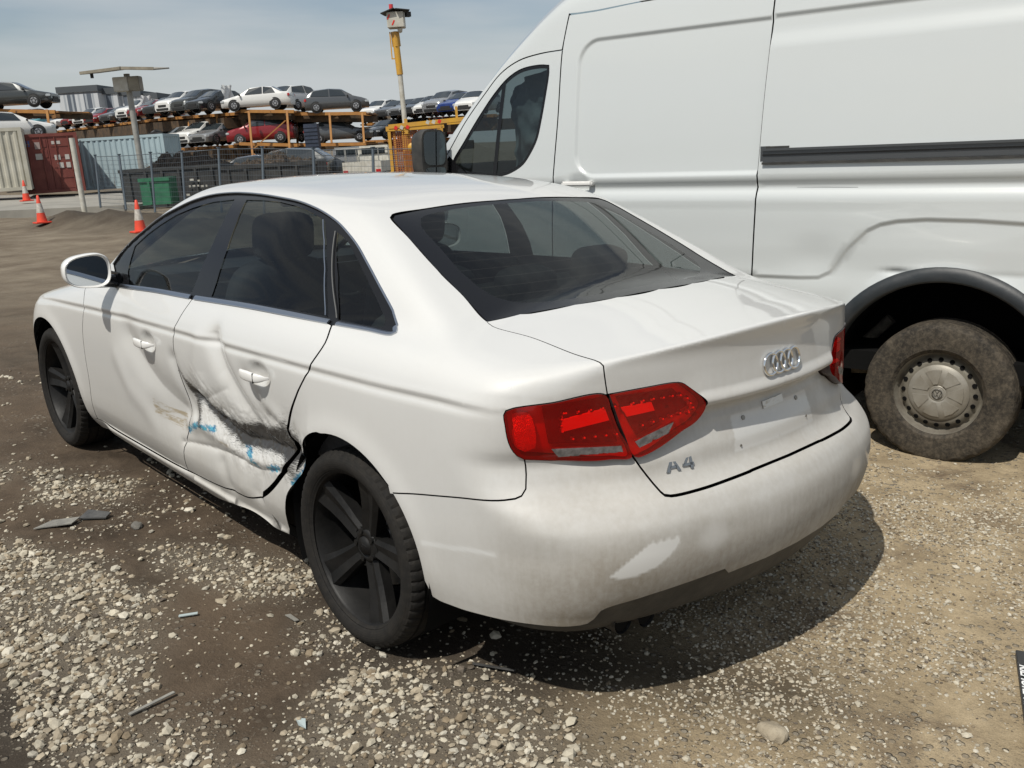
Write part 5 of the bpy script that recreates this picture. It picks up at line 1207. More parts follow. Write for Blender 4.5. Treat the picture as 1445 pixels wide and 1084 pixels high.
def sample(n, r0, r1):
    d = np.sqrt(r.uniform(r0*r0, r1*r1, n)); a = r.uniform(-.7392-.56, -.7392+.56, n); return CAMX+d*np.cos(a), CAMY+d*np.sin(a), d
X1_, Y1_, D1_ = sample(130000, 1.7, 7.5)
pm_ = patch_mask(X1_, Y1_); tn = tan_mask(X1_, Y1_); cl = sstep(-.25, .45, fbm(X1_, Y1_, 4.0, 61))
pr = pm_*(.35+.65*cl)*.95+.034*sstep(.1,.6,fbm(X1_,Y1_,1.6,62)+.25)*(1-pm_)+.05*tn*cl+.010
ok = r.random(len(X1_)) < pr*np.where(D1_ > 5, .55, 1); sz = np.exp(r.normal(math.log(.0082), .42, len(X1_)))*np.where(tn > .5, .62, 1.0)
pebs = stones('loose_gravel', X1_[ok], Y1_[ok], np.clip(sz[ok]*.93, .003, .021), 1, sm_)
tag(pebs, 'pale crushed stone scattered in patches over the brown dirt', 'gravel', kind='stuff')
X2_, Y2_, D2_ = sample(120000, 1.7, 4.6); tn = tan_mask(X2_, Y2_); pm_ = patch_mask(X2_, Y2_)
ok = r.random(len(X2_)) < .55*tn*sstep(-.4,.3,fbm(X2_,Y2_,3.0,71))+.20*pm_+.03; sz = np.exp(r.normal(math.log(.0042), .35, len(X2_)))
tag(stones('fine_grit', X2_[ok], Y2_[ok], sz[ok], 2, sm_), 'fine tan grit strewn around the cars', 'grit', kind='stuff')
# ---------------------------------------------------------------- countable litter
def rock(name, x, y, s, label, cat, m, seed=1, flat=.6, sub=3):
    bm = bmesh.new(); bmesh.ops.create_icosphere(bm, subdivisions=sub, radius=1); me = bpy.data.meshes.new(name)
    for v in bm.verts:
        c = np.array(v.co); q = 1+.22*float(vn2(np.array([c[0]*1.4+seed]), np.array([c[1]*1.4+c[2]]), seed)[0])+.06*float(vn2(np.array([c[0]*5]), np.array([c[1]*5+c[2]*3]), seed+1)[0]); v.co = (c[0]*q*s*1.15, c[1]*q*s*.85, c[2]*q*s*flat)
    bm.to_mesh(me); bm.free(); me.materials.append(m); o = link(name, me, loc=(x, y, float(ground_z(x, y))+s*flat*.45)); return tag(smooth_angle(o, 25), label, cat)
M_ROCK = rough_mat('buff_stone', (.36,.31,.23), (.25,.21,.15), 25, .9, .4)
rock('rock', -.14, .356, .037, 'fist-sized buff rock lying alone behind the sedan bumper shadow', 'rock', M_ROCK, 2)
rock('rock', 2.46, 1.06, .026, 'small dark grey rock on dirt beside the sedan sill', 'rock', rough_mat('dark_stone', (.10,.095,.085), (.16,.15,.13), 30, .9, .4), 5)
def shard(name, pts, th, label, cat, m, lift=.006):
    mb = MB(); P = [(x, y, float(ground_z(x, y))+lift+dz) for x, y, dz in pts]; n = len(P); mb.add(P+[(a, b, c+th) for a, b, c in P], [list(range(n))[::-1], list(range(n,2*n))]+[[i,(i+1)%n,n+(i+1)%n,n+i] for i in range(n)]); return tag(mb.build(name, m), label, cat)
M_SH = rough_mat('broken_grey_plastic', (.16,.155,.14), (.26,.25,.22), 20, .6, .15); M_SHD = rough_mat('broken_dark_plastic', (.05,.05,.05), (.09,.088,.085), 20, .5, .15); M_FOIL = mat('broken_clear_plastic', (.36,.42,.42), .2)
shard('plastic_shard', [(2.73,1.385,0),(2.76,1.30,.004),(2.70,1.205,.012),(2.655,1.255,.01)], .004, 'flat grey plastic shard lying on dirt left of the sedan', 'litter', M_SH)
shard('plastic_shard', [(2.71,1.21,0),(2.76,1.15,.01),(2.66,1.09,.012),(2.64,1.12,.002)], .006, 'dark plastic shard propped against the flat grey one', 'litter', M_SHD)
shard('wood_splinter', [(1.152,1.585,0),(1.156,1.452,.006),(1.146,1.450,.006),(1.142,1.583,0)], .004, 'thin grey splinter on the gravel nearest the lower left corner', 'litter', M_SH)
shard('plastic_strip', [(1.597,1.245,0),(1.566,1.192,.003),(1.555,1.198,.003),(1.586,1.252,0)], .003, 'short translucent strip on bare dirt between gravel patches', 'litter', M_FOIL)
shard('trim_strip', [(.668,.722,0),(.545,.655,.004),(.540,.668,.008),(.655,.732,.004)], .003, 'dark shiny trim strip half in the shadow behind the rear wheel', 'litter', M_SHD)
shard('glass_fragment', [(.81,1.25,0),(.78,1.235,.004),(.744,1.255,0),(.772,1.262,.002)], .002, 'small pale splinter beside the bottom gravel patch', 'litter', M_FOIL)
shard('plastic_chip', [(1.342,.985,0),(1.274,.985,.004),(1.27,.972,.004),(1.335,.968,0)], .003, 'narrow white chip in front of the rear wheel', 'litter', M_SH)
# black number-plate surround with white lettering, at the right edge
pf = empty('plate_surround', (-.560,-.289,float(ground_z(-.560,-.289))+.012)); ang = math.atan2(-.034+.396, -.634+.482); pf.rotation_euler = (0, 0, ang)
tag(pf, 'black number plate surround with white lettering lying on the gravel', 'number plate frame')
mb = MB(); Lh = .26; 
for (cx_, cy_, w_, h_) in ((0,0,.52,.034),(0,.105,.52,.014),(-.253,.055,.014,.10),(.253,.055,.014,.10)): mb.box((cx_,cy_,.004), (w_,h_,.010), 0, bev=.002)
mb.box((0,.055,.001), (.50,.10,.003), 0); mb.build('frame', mat('worn_black_plastic', (.018,.018,.019), .35), pf)
tcu = bpy.data.curves.new('lettering', 'FONT'); tcu.body = 'KILMORE TOYOTA'; tcu.size = .040; tcu.shear = .25; tcu.extrude = .0006; tcu.offset = .0007; tcu.align_x = 'CENTER'; tcu.align_y = 'CENTER'
to = bpy.data.objects.new('lettering', tcu); COL.objects.link(to); bpy.context.view_layer.update(); dg = bpy.context.evaluated_depsgraph_get(); tm = bpy.data.meshes.new_from_object(to.evaluated_get(dg)); bpy.data.objects.remove(to)
tm.materials.clear(); tm.materials.append(mat('white_lettering', (.75,.75,.74), .5)); to = link('lettering', tm, pf, (0,0,.0098)); to.rotation_euler = (0,0,0)

# ---------------------------------------------------------------- the yard behind
UPY = (Vector((0,0,1))+.045*Vector((.674,.739,0))).normalized()      # the yard slopes: everything out there leans a little
def place(o, p, hd):
    """stand o at p on the sloping yard, its x axis along hd (world degrees)"""
    x = Vector((math.cos(R(hd)), math.sin(R(hd)), 0)); x = (x-UPY*x.dot(UPY)).normalized(); y = UPY.cross(x)
    m = Matrix((x, y, UPY)).transposed().to_4x4(); m.translation = p; o.matrix_world = m; return o
def thing(name, p, hd, label, cat, group=None): o = empty(name); place(o, p, hd); return tag(o, label, cat, group)
VD = -42.35   # compass of the camera axis
M_ORANGE = rough_mat('rusty_orange_paint', (.42,.20,.045), (.30,.13,.04), 3, .65, .2, 0, .3, .75)
M_RUSTB = rough_mat('rusty_brown_steel', (.11,.055,.025), (.25,.12,.035), 2.5, .8, .3)
M_YEL = rough_mat('faded_yellow_paint', (.60,.33,.03), (.48,.26,.05), 3, .5, .1); M_GREYM = rough_mat('galvanised_grey', (.28,.28,.26), (.38,.37,.34), 5, .5, .1, .3)
M_PANEL = rough_mat('grey_brown_panel', (.20,.18,.14), (.30,.27,.21), 4, .5, .1); M_OFFW = rough_mat('off_white_steel', (.55,.54,.49), (.42,.40,.34), 5, .55, .1)
M_POST = rough_mat('slate_blue_post', (.055,.075,.095), (.08,.10,.12), 6, .5, .1); M_RED = mat('red_plastic', (.62,.03,.02), .4)
# ---- far pale warehouse with dark caps, stepping away
bl = thing('warehouse', (152.121,-45.945,5.516), VD-90, 'long pale warehouse with dark stripes and stepped roof edge, far behind the racks', 'building')
M_CLAD = mat('striped_cladding', (.5,.5,.5), .5); k = NB(M_CLAD); v = k.obj(); q = k.n('ShaderNodeSeparateXYZ'); k.l(v, q.inputs[0])
fx_ = k.math('FRACT', k.math('MULTIPLY', q.outputs['X'], .40)); fx2 = k.math('FRACT', k.math('MULTIPLY', q.outputs['X'], .93)); c = k.mix(k.rampf(fx_, .50, .54), (.52,.54,.56), (.10,.12,.15)); c = k.mix(k.rampf(fx2, .70, .74), c, (.34,.37,.40))
fz_ = k.math('FRACT', k.math('MULTIPLY', q.outputs['Z'], .26)); c = k.mix(k.rampf(fz_, .93, .95), c, (.16,.17,.19)); k.l(c, k.b.inputs['Base Color'])
M_CAP2 = mat('dark_roof_edge', (.07,.08,.09), .6)
xx = 0
for w_, h_ in ((6.0,3.9),(2.2,3.5),(1.3,3.2),(1.8,2.9),(2.3,2.5),(2.0,1.7)):
    mb = MB(); mb.box((xx+w_/2, 6+xx*.3, h_/2-5), (w_,12,h_+10)); mb.build('wall_section', M_CLAD, bl); mb = MB(); mb.box((xx+w_/2, 6+xx*.3, h_+.45), (w_+.3,12.3,.9)); mb.build('roof_edge', M_CAP2, bl); xx += w_
# ---- shipping containers
def container(p, hd, L_, W_, H_, mside, mend, label, doors=True):
    t = thing('shipping_container', p, hd, label, 'container')
    def corr(a, b, m, nm):   # corrugated sheet from a to b
        a, b = Vector(a), Vector(b); d = b-a; Ln = d.length; d.normalize(); nrm = Vector((d.y, -d.x, 0)); n = int(Ln/.28); V = []; 
        for i in range(n):
            for f_, o_ in ((0,0),(.30,0),(.5,-.045),(.8,-.045)): q_ = a+d*((i+f_)*Ln/n)+nrm*o_; V += [(q_.x,q_.y,.12),(q_.x,q_.y,H_-.08)]
        V += [(b.x,b.y,.12),(b.x,b.y,H_-.08)]; k_ = len(V)//2; mb = MB(); mb.add(V, [[2*i,2*i+2,2*i+3,2*i+1] for i in range(k_-1)]); return mb.build(nm, m, t)
    corr((0,0,0), (L_,0,0), mside, 'side_wall'); corr((L_,W_,0), (0,W_,0), mside, 'side_wall'); corr((L_,0,0), (L_,W_,0), mside, 'end_wall')
    mb = MB(); [mb.box((x,y,H_/2), (.16,.16,H_)) for x in (.06,L_-.06) for y in (.06,W_-.06)]; [mb.box((L_/2,y,z), (L_,.12,.14)) for y in (.05,W_-.05) for z in (.08,H_-.06)]; [mb.box((x,W_/2,z), (.12,W_,.14)) for x in (.05,L_-.05) for z in (.08,H_-.06)]; mb.build('frame', mend, t)
    mb = MB(); mb.box((L_/2,W_/2,H_-.03), (L_-.1,W_-.1,.04)); mb.build('roof', mside, t)
    for j in (0,1):
        y0_ = .1+j*(W_-.2)/2; w_ = (W_-.2)/2-.02; mb = MB(); mb.box((.05,y0_+w_/2,H_/2), (.05,w_,H_-.25))
        for z in np.linspace(.35,H_-.4,5): mb.box((.018,y0_+w_/2,float(z)), (.02,w_*.86,.34), 0)
        dd = mb.build('door', mend, t)
        for q_ in (.25,.75): mb = MB(); mb.tube((-.03,y0_+w_*q_,.15),(-.03,y0_+w_*q_,H_-.15),.025,n=6); mb.box((-.03,y0_+w_*q_,1.1),(.05,.06,.3)); mb.build('lock_rod', mend, dd)
    return t
M_CRM = rough_mat('weathered_cream_paint', (.40,.38,.31), (.50,.48,.41), 1.2, .7, .1); kk = NB(M_CRM)
M_CRED = rough_mat('oxide_red_paint', (.155,.035,.028), (.20,.055,.04), 2, .6, .1); M_CBLU = mat('pale_blue_paint', (.35,.46,.50), .6); k = NB(M_CBLU); v = k.obj(); q = k.n('ShaderNodeSeparateXYZ'); k.l(v, q.inputs[0])
st_ = k.math('MULTIPLY', k.rampf(k.noise(3, 5, .7, k.mapv(v, (3,3,.35))), .56, .66), k.rampf(k.math('DIVIDE', q.outputs['Z'], 2.6), .65, .08)); k.l(k.mix(st_, k.mix(k.noise(2,4,.6,v), (.30,.40,.44), (.42,.52,.55)), (.09,.055,.035)), k.b.inputs['Base Color'])
cA = container((43.986,-12.537,-0.389), VD+24, 6.0, 2.44, 2.6, M_CRED, M_CRED, 'oxide red shipping container, door end with white stickers facing the yard')
cC = container((44.576,-4.192,-0.441), VD-66, 6.0, 2.44, 2.6, M_CRM, M_CRM, 'cream rust-streaked shipping container side at the left edge, left of the red doors')
for (y_, z_, w_, h_, c_3) in ((.30,2.2,.36,.26,(.05,.10,.30)),(.30,2.16,.34,.08,(.5,.5,.5)),(.78,2.1,.22,.30,(.35,.28,.26)),(.80,1.62,.32,.26,(.5,.47,.44)),(1.45,2.2,.16,.14,(.5,.47,.44)),(1.65,2.2,.16,.14,(.5,.47,.44)),(1.52,1.55,.24,.22,(.5,.47,.44)),(1.60,1.2,.24,.24,(.5,.47,.44)),(1.92,1.55,.18,.22,(.5,.47,.44)),(1.92,1.2,.18,.24,(.5,.47,.44))):
    mb = MB(); mb.box((.0,2.44-y_,z_), (.008,w_,h_)); mb.build('sticker', mat('sticker', c_3, .6), cA)
cB = container((50.161,-14.099,-0.668), VD-90, 4.9, 2.44, 2.6, M_CBLU, M_CBLU, 'pale blue corrugated shipping container with rust runs, behind the wire fence')
# ---- orange cones
M_CONE = rough_mat('faded_orange_cone', (.72,.07,.03), (.62,.06,.03), 9, .5, .05); M_CONEW = rough_mat('grubby_white_band', (.55,.52,.47), (.35,.32,.28), 14, .6, .05)
def cone(p, s, label, rz=0):
    t = thing('traffic_cone', p, rz, label, 'traffic cone', 'cones along the edge of the yard')
    mb = MB(); mb.box((0,0,.02*s), (.38*s,.38*s,.04*s), 0, bev=.01); mb.build('base', M_CONE, t)
    mb = MB(); r_ = lambda z: .135*(1-z/.74)+.022*z/.74
    mb.lathe([(r_(z)*s, z*s) for z in (.03,.27,.51,.70)]+[(.012*s,.715*s),(0,.715*s)], 28, 'Z', 0); mb.build('cone_body', M_CONE, t)
    mb = MB(); mb.lathe([((r_(z)+.002)*s, z*s) for z in (.27,.51)], 28, 'Z'); mb.build('reflective_band', M_CONEW, t); return t
cone((24.896,-5.089,-0.346), 1.0, 'orange and white cone standing alone on dirt left of the bank'); cone((19.661,-5.625,-0.310), 1.0, 'orange and white cone nearest the sedan roof'); cone((38.545,-8.498,-0.457), 1.12, 'orange cone against the corner of the red and cream container')
# ---- white bollard
t = thing('bollard_post', (30.631,-8.026,-0.307), 0, 'tall thick white post leaning beside the red container', 'post'); mb = MB(); mb.tube((0,0,-.3),(.0,0,2.15),.085,n=16); mb.build('post', M_OFFW, t)
# ---- concrete strip past the bank
SL = [(36.989,-3.972,-0.689), (31.559,-10.020,-0.458), (36.372,-13.881,-0.641), (44.431,-14.251,-0.646), (56.291,-7.290,-0.883)]
mb = MB(); nS = len(SL); mb.add([(a, b, c+.05) for a, b, c in SL]+[(a, b, c-.4) for a, b, c in SL], [list(range(nS))]+[[i,nS+i,nS+(i+1)%nS,(i+1)%nS] for i in range(nS)]); tag(mb.build('concrete_driveway', rough_mat('pale_concrete', (.30,.285,.25), (.22,.21,.185), .8, .85, .1)), kind='structure')
# ---- mesh fence
FP = [(31.299,-8.783,-0.424), (29.158,-8.835,-0.407), (26.997,-8.903,-0.404), (25.383,-9.160,-0.348), (23.706,-9.486,-0.293), (21.958,-9.875,-0.277), (20.119,-10.356,-0.278), (18.382,-11.027,-0.292), (16.477,-12.026,-0.333)]
ft = [(31.742,-8.968,1.285), (29.627,-8.994,1.308), (27.426,-9.129,1.368), (25.790,-9.401,1.401), (24.102,-9.751,1.487), (22.322,-10.169,1.490), (20.473,-10.641,1.436), (18.737,-11.316,1.434), (16.804,-12.364,1.440)]
fe = empty('mesh_fence', FP[0]); tag(fe, 'wire mesh fence on slate blue posts running behind the sedan', 'fence')
o0 = Vector(FP[0])
for a, b in zip(FP, ft):
    mb = MB(); a, b = Vector(a)-o0, Vector(b)-o0; mb.tube(a, b, .035, n=8); mb.box(b, (.09,.09,.03)); mb.build('post', M_POST, fe)
M_WIRE = mat('dull_fence_wire', (.10,.12,.14), .5, .4)
for i in range(len(FP)-1):
    a0, a1 = Vector(FP[i])-o0, Vector(FP[i+1])-o0; b0, b1 = Vector(ft[i])-o0, Vector(ft[i+1])-o0; mb = MB(); Ln = (a1-a0).length
    for j in range(13): f_ = .02+.95*j/12; mb.tube(a0.lerp(b0, f_), a1.lerp(b1, f_), .0045 if j < 12 else .010, n=4, cap=False)
    n = int(Ln/.10)
    for j in range(n): g_ = (j+.5)/n; lo_, hi2 = a0.lerp(a1, g_), b0.lerp(b1, g_); mb.tube(lo_, lo_.lerp(hi2, .97), .0022, n=3, cap=False)
    mb.build('mesh_panel', M_WIRE, fe)
# ---- skips and heap behind the fence
def skip_bin(p, hd, d, label, m, top=None):
    t = thing('skip_bin', p, hd, label, 'skip'); x, y, z = d; mb = MB(); th = .06
    mb.box((x/2,0,z/2), (x,th,z)); mb.box((x/2,y,z/2), (x,th,z)); mb.box((0,y/2,z/2), (th,y,z)); mb.box((x,y/2,z/2), (th,y,z)); mb.box((x/2,y/2,.1), (x,y,.08)); mb.box((x/2,-.02,z-.06), (x+.1,.12,.12)); mb.build('body', m, t)
    for i in range(int(x/.6)): mb = MB(); mb.box((.3+i*.6,-.06,z/2-.03), (.08,.07,z-.1)); mb.build('rib', m, t)
    return t
M_BLK = rough_mat('grimy_black_steel', (.020,.022,.024), (.045,.045,.043), 3, .7, .2); M_GRN = rough_mat('green_bin_paint', (.02,.115,.06), (.035,.17,.09), 4, .5, .1)
s1 = skip_bin((33.795,-10.531,-0.731), VD-86, (3.6,2.2,1.45), 'grimy black steel skip with white markings behind the left fence bays', M_BLK)
s2 = skip_bin((30.363,-12.774,-0.694), VD-88, (3.4,2.2,1.5), 'grimy black steel skip behind the fence, just over the sedan windscreen', M_BLK)
for x_, z_, w_ in ((2.55,.95,.14),(2.8,.9,.08),(2.45,.72,.07),(2.6,.72,.10),(2.75,.72,.07),(2.9,.7,.10),(3.05,.7,.06),(2.35,.42,.12)):
    mb = MB(); mb.box((x_,-.108,z_), (w_,.01,.07)); mb.build('paint_mark', M_OFFW, s1)
gb = skip_bin((31.754,-10.417,-0.465), VD-88, (.98,.8,.92), 'green painted bin standing in front of the black skip', M_GRN)
def heap(p, hd, L_, W_, H_, label, m, seed):
    V = []; nx, ny = 60, 26
    for j in range(ny+1):
        for i in range(nx+1):
            u_, w_ = i/nx, j/ny; e = math.sin(math.pi*u_)**.6*math.sin(math.pi*w_)**.6; q1 = np.array([u_*9.]); q2 = np.array([w_*5.])
            V.append((u_*L_, w_*W_, H_*e*(.75+.35*float(vn2(q1, q2, seed)[0])+.22*float(vn2(q1*3, q2*3, seed+1)[0])+.12*float(vn2(q1*8, q2*8, seed+2)[0]))))
    mb = MB(); mb.add(V, [[j*(nx+1)+i, j*(nx+1)+i+1, (j+1)*(nx+1)+i+1, (j+1)*(nx+1)+i] for j in range(ny) for i in range(nx)]); rr2 = random.Random(seed)
    for _ in range(420):
        b = rr2.choice(V); d = Vector((rr2.uniform(-1,1), rr2.uniform(-1,1), rr2.uniform(.0,.8)))*rr2.uniform(.1,.35); mb.tube(b, Vector(b)+d, .012, 1, .004, n=3, cap=False)
    o = mb.build('scrap_heap', [m, M_TWIG]); place(o, p, hd); return tag(o, label, 'heap', kind='stuff')
M_TWIG = mat('grey_twigs', (.12,.10,.075), .9); M_MULCH = rough_mat('brown_mulch', (.022,.016,.011), (.095,.07,.05), 5, .9, .8, dist=.1)
heap((36.627,-11.656,0.269), VD-88, 4.0, 3.0, .95, 'brown heap of mulch and sticks above the black skip', M_MULCH, 4); heap((33.794,-14.002,0.287), VD-88, 4.2, 3.0, .8, 'tangled brown scrap and sticks right of the mulch heap', M_MULCH, 9)
# ---- generic cars of the yard
M_TY2 = mat('black_tyre', (.02,.02,.02), .8); M_RIM2 = mat('silver_rim', (.45,.45,.46), .35, .6); M_GL2 = mat('dark_car_glass', (.025,.032,.036), .08, 0, .6); M_HL = mat('clear_headlamp', (.55,.57,.58), .15, .3, .6); M_TL = mat('red_tail_lamp', (.45,.02,.02), .2, 0, .6); M_BK2 = mat('black_trim', (.02,.02,.02), .6)
KINDS = dict(
 sedan=dict(L=4.6,W=1.80,wb=(.90,3.62),st=[(0,.52,.66,.80),(.12,.60,.72,.90),(.50,.70,.80,.96),(1.20,.90,.95,.99),(2.02,.93,1.39,1.0),(2.85,.95,1.45,1.0),(3.40,.97,1.40,.99),(4.02,.98,1.05,.97),(4.45,.95,1.02,.93),(4.60,.80,.92,.86)],ws=(3,4),rw=(6,7)),
 hatch=dict(L=4.2,W=1.78,wb=(.85,3.45),st=[(0,.50,.62,.80),(.12,.60,.72,.90),(.45,.74,.84,.96),(1.02,.93,.98,.99),(1.80,.95,1.43,1.0),(2.55,.97,1.49,1.0),(3.55,1.00,1.42,.98),(4.08,1.0,1.06,.95),(4.17,.92,.98,.93),(4.20,.55,.70,.88)],ws=(3,4),rw=(6,7)),
 suv=dict(L=4.5,W=1.85,wb=(.92,3.60),st=[(0,.62,.78,.82),(.12,.74,.90,.92),(.50,.90,1.0,.97),(1.08,1.05,1.10,.99),(1.85,1.08,1.58,1.0),(2.65,1.10,1.67,1.0),(3.80,1.13,1.60,.98),(4.38,1.13,1.20,.95),(4.47,1.02,1.10,.93),(4.50,.6,.8,.88)],ws=(3,4),rw=(6,7)))
def car_rows(st, W_, hz=0):
    x, zb, zr, wf = st; g_ = max(zr-zb, 0); k_ = min(1, g_/.40); w = W_/2*wf
    return [(x, w*.86, .20+hz), (x, w*.98, .34), (x, w, .58), (x, w*.985, max(zb-.13,.5)), (x, w*.95, zb), (x, w*.95-.19*k_-.08*(1-k_), zb+g_*.93), (x, w*.42, zr+.012), (x, 0, zr+.02)]
def make_car(kind):
    K = KINDS[kind]; root = empty('stacked_car'); S_ = K['st']; n = len(S_); st = []
    # denser stations by interpolation for a smoother outline
    for a, b in zip(S_[:-1], S_[1:]): st += [a, tuple((p+q)/2+(0.0 if i else 0) for i, (p, q) in enumerate(zip(a, b)))]
    st.append(S_[-1]); rows = [car_rows(s, K['W']) for s in st]; k = 8
    for half in (1,):
        mb = MB(); V = []
        for r_ in rows: V += [(K['L']/2-x, y, z) for x, y, z in r_]+[(K['L']/2-x, -y, z) for x, y, z in r_[:-1][::-1]]
        m = 15; Fc = []
        for i in range(len(rows)-1):
            for j in range(m-1): Fc.append([i*m+j, i*m+j+1, (i+1)*m+j+1, (i+1)*m+j])
            Fc.append([i*m+m-1, i*m, (i+1)*m, (i+1)*m+m-1])
        Fc.append(list(range(m))); Fc.append([(len(rows)-1)*m+j for j in range(m)][::-1]); mb.add(V, Fc, 0, True)
        body = mb.build('body', M_BK2, root); smooth_angle(body, 38)
    def quad(a, b, c, d, nm, m, e=.012, ins=.10, segs=1):
        a, b, c, d = map(Vector, (a, b, c, d)); ctr = (a+b+c+d)/4; nn = (b-a).cross(d-a).normalized(); P = [p+(ctr-p)*ins+nn*e for p in (a,b,c,d)]
        if nn.dot(ctr-Vector((0,0,.6))) < 0: P = [p+(ctr-p)*ins-nn*e for p in (a,b,c,d)]
        mb = MB(); mb.add(P, [[0,1,2,3]]); return mb.build(nm, m, root)
    X = lambda i, j, s=1: (K['L']/2-rows[i][j][0], s*rows[i][j][1], rows[i][j][2])
    i0, i1, r0, r1 = K['ws'][0]*2, K['ws'][1]*2, K['rw'][0]*2, K['rw'][1]*2
    for nm, ia, ib_ in (('windscreen', i0, i1), ('rear_window', r0, r1)):
        G_ = []; sgn = 1 if nm == 'windscreen' else -1
        for f_ in (.07, .5, .93):
            t_ = ia+(ib_-ia)*f_; i_ = min(int(t_), ib_-1); fr = t_-i_
            for j_, s_2 in ((5,1),(6,1),(7,1),(6,-1),(5,-1)):
                p_ = Vector(X(i_, j_, s_2)).lerp(Vector(X(i_+1, j_, s_2)), fr); p_.y *= .93; G_.append(p_+Vector((sgn*.012, 0, .018)))
        mb = MB(); mb.add(G_, [[i_*5+j_, i_*5+j_+1, (i_+1)*5+j_+1, (i_+1)*5+j_] for i_ in range(2) for j_ in range(4)]); mb.build(nm, M_GL2, root)
    mid = (i1+r0)//2
    for s in (1,-1):
        tri = [X(i0+1,4,s), X(i1,4,s), X(i1,5,s), X(i0+1,5,s)]; quad(X(i0+1,4,s), X(mid,4,s), X(mid,5,s), tuple(Vector(X(i1,5,s)).lerp(Vector(X(i0+1,5,s)), .25)), 'side_window', M_GL2, .03, .07)
        quad(X(mid,4,s), X(r1-1,4,s), tuple(Vector(X(r0,5,s)).lerp(Vector(X(r1-1,5,s)), .25)), X(mid,5,s), 'side_window', M_GL2, .03, .07)
        for wx in K['wb']:
            mb = MB(); sy = s*(K['W']/2-.10); c_4 = (K['L']/2-wx, sy, .32); pr_ = [(.0,.11),(.19,.105),(.20,.115),(.23,.115),(.315,.10),(.325,.05),(.325,-.09)]
            mb.lathe([(r_, h*s) for r_, h in pr_[:2]], 24, m=1, c=c_4); mb.lathe([(r_, h*s) for r_, h in pr_[2:]], 24, m=0, c=c_4); mb.lathe([(.385,.085*s),(.0,.085*s)], 24, m=2, c=c_4)
            for q_ in range(5): a = 2*math.pi*q_/5; mb.box((c_4[0]+.11*math.cos(a), c_4[1]+.115*s, c_4[2]+.11*math.sin(a)), (.05,.01,.15), 2, ry=math.pi/2-a+R(36)+math.pi/2)
            mb.build('wheel', [M_TY2, M_RIM2, M_BK2], root)
        h_ = S_[1][1]; mb = MB(); mb.box((K['L']/2-.16, s*(K['W']/2*.74), h_-.02), (.26,.36,.14), 0, rz=-s*.35, bev=.03); mb.build('headlight', M_HL, root)
        h_ = S_[-2][1]; mb = MB(); mb.box((-K['L']/2+.10, s*(K['W']/2*.80), h_-.13), (.16,.32,.18), 0, rz=s*.3, bev=.03); mb.build('tail_light', M_TL, root)
        mb = MB(); mb.box((K['L']/2-1.35, s*(K['W']/2+.07), S_[3][1]+.04), (.12,.18,.12), 0, bev=.03); mb.build('wing_mirror', M_BK2, root)
    mb = MB(); mb.box((K['L']/2-.02,0,S_[0][1]-.06), (.10,.80,.16), 0, bev=.02); mb.box((K['L']/2-.02,0,.33), (.12,1.2,.16), 0, bev=.02); mb.build('grille', M_BK2, root)
    return root
PROTO = {}
COLS = {n: mat('car_paint_'+n, c, .25, m_, .6) for n, c, m_ in (('white',(.66,.66,.64),0),('silver',(.34,.35,.36),.5),('grey',(.10,.105,.11),.3),('dark',(.035,.04,.045),.2),('red',(.22,.012,.016),.1),('blue',(.02,.05,.22),.2),('teal',(.10,.30,.34),.1),('beige',(.34,.31,.24),.2),('charcoal',(.055,.06,.06),.3))}
def yard_car(kind, colour, p, hd, label, group, bend=0):
    if kind not in PROTO: PROTO[kind] = root = make_car(kind); first = True; kids = list(root.children)
    else:
        src = PROTO[kind]; root = src.copy(); COL.objects.link(root); kids = []
        for ch in src.children: c_5 = ch.copy(); COL.objects.link(c_5); c_5.parent = root; kids.append(c_5)
    for c_5 in kids:
        if c_5.name.startswith('body'): c_5.material_slots[0].link = 'OBJECT'; c_5.material_slots[0].material = COLS[colour]
    place(root, p, hd); tag(root, label, 'car', group); return root
GU, GL_, GG, GR = 'damaged cars on the upper rack', 'damaged cars on the lower rack', 'wrecked cars on the ground behind the fence', 'damaged cars on the right-hand rack'
TOL = VD+90   # heading that shows a car's left flank with its nose to the left of the picture
# top tier, from the far left towards the middle
for (p, kd, cl_, lb_), a in zip([((123.817,-33.678,4.695), 'sedan', 'silver', 'pale silver car, leftmost small one on the upper rack beside the left charcoal car'),
  ((118.471,-33.035,3.763), 'hatch', 'teal', 'teal hatchback on the upper rack, nearly hidden by the orange post'),
  ((111.412,-33.017,3.550), 'sedan', 'dark', 'dark car on the upper rack between the teal and the white one'),
  ((106.393,-32.402,3.604), 'sedan', 'white', 'white car on the upper rack left of two red ones'),
  ((101.080,-32.102,3.640), 'sedan', 'red', 'red car on the upper rack, just right of a low white one'),
  ((96.025,-31.491,3.602), 'suv', 'white', 'white car on the upper rack between two red cars'),
  ((92.142,-31.136,3.585), 'hatch', 'red', 'red hatchback on the upper rack next to the silver-grey sedan'),
  ((86.794,-30.889,3.654), 'sedan', 'grey', 'silver-grey sedan on the upper rack left of the solar pole'),
  ((79.491,-29.710,3.711), 'suv', 'white', 'white car with raised bonnet on the upper rack behind the solar pole'),
  ((75.702,-29.264,3.724), 'sedan', 'red', 'bright red sedan on the upper rack right of the solar pole'),
  ((71.866,-28.888,3.780), 'sedan', 'dark', 'dark sedan on the upper rack beside the bright red one'),
  ((68.129,-28.399,3.824), 'suv', 'white', 'white off-roader on the upper rack with black grille'),
  ((64.792,-28.199,3.773), 'suv', 'charcoal', 'charcoal car on the upper rack with crumpled front end'),
  ((62.085,-28.104,3.785), 'sedan', 'dark', 'dark car with buckled bonnet on the upper rack, nose against the side-on white sedan')], range(99)):
    yard_car(kd, cl_, p, VD+90+62+(a*7 % 9)-4, lb_, GU)
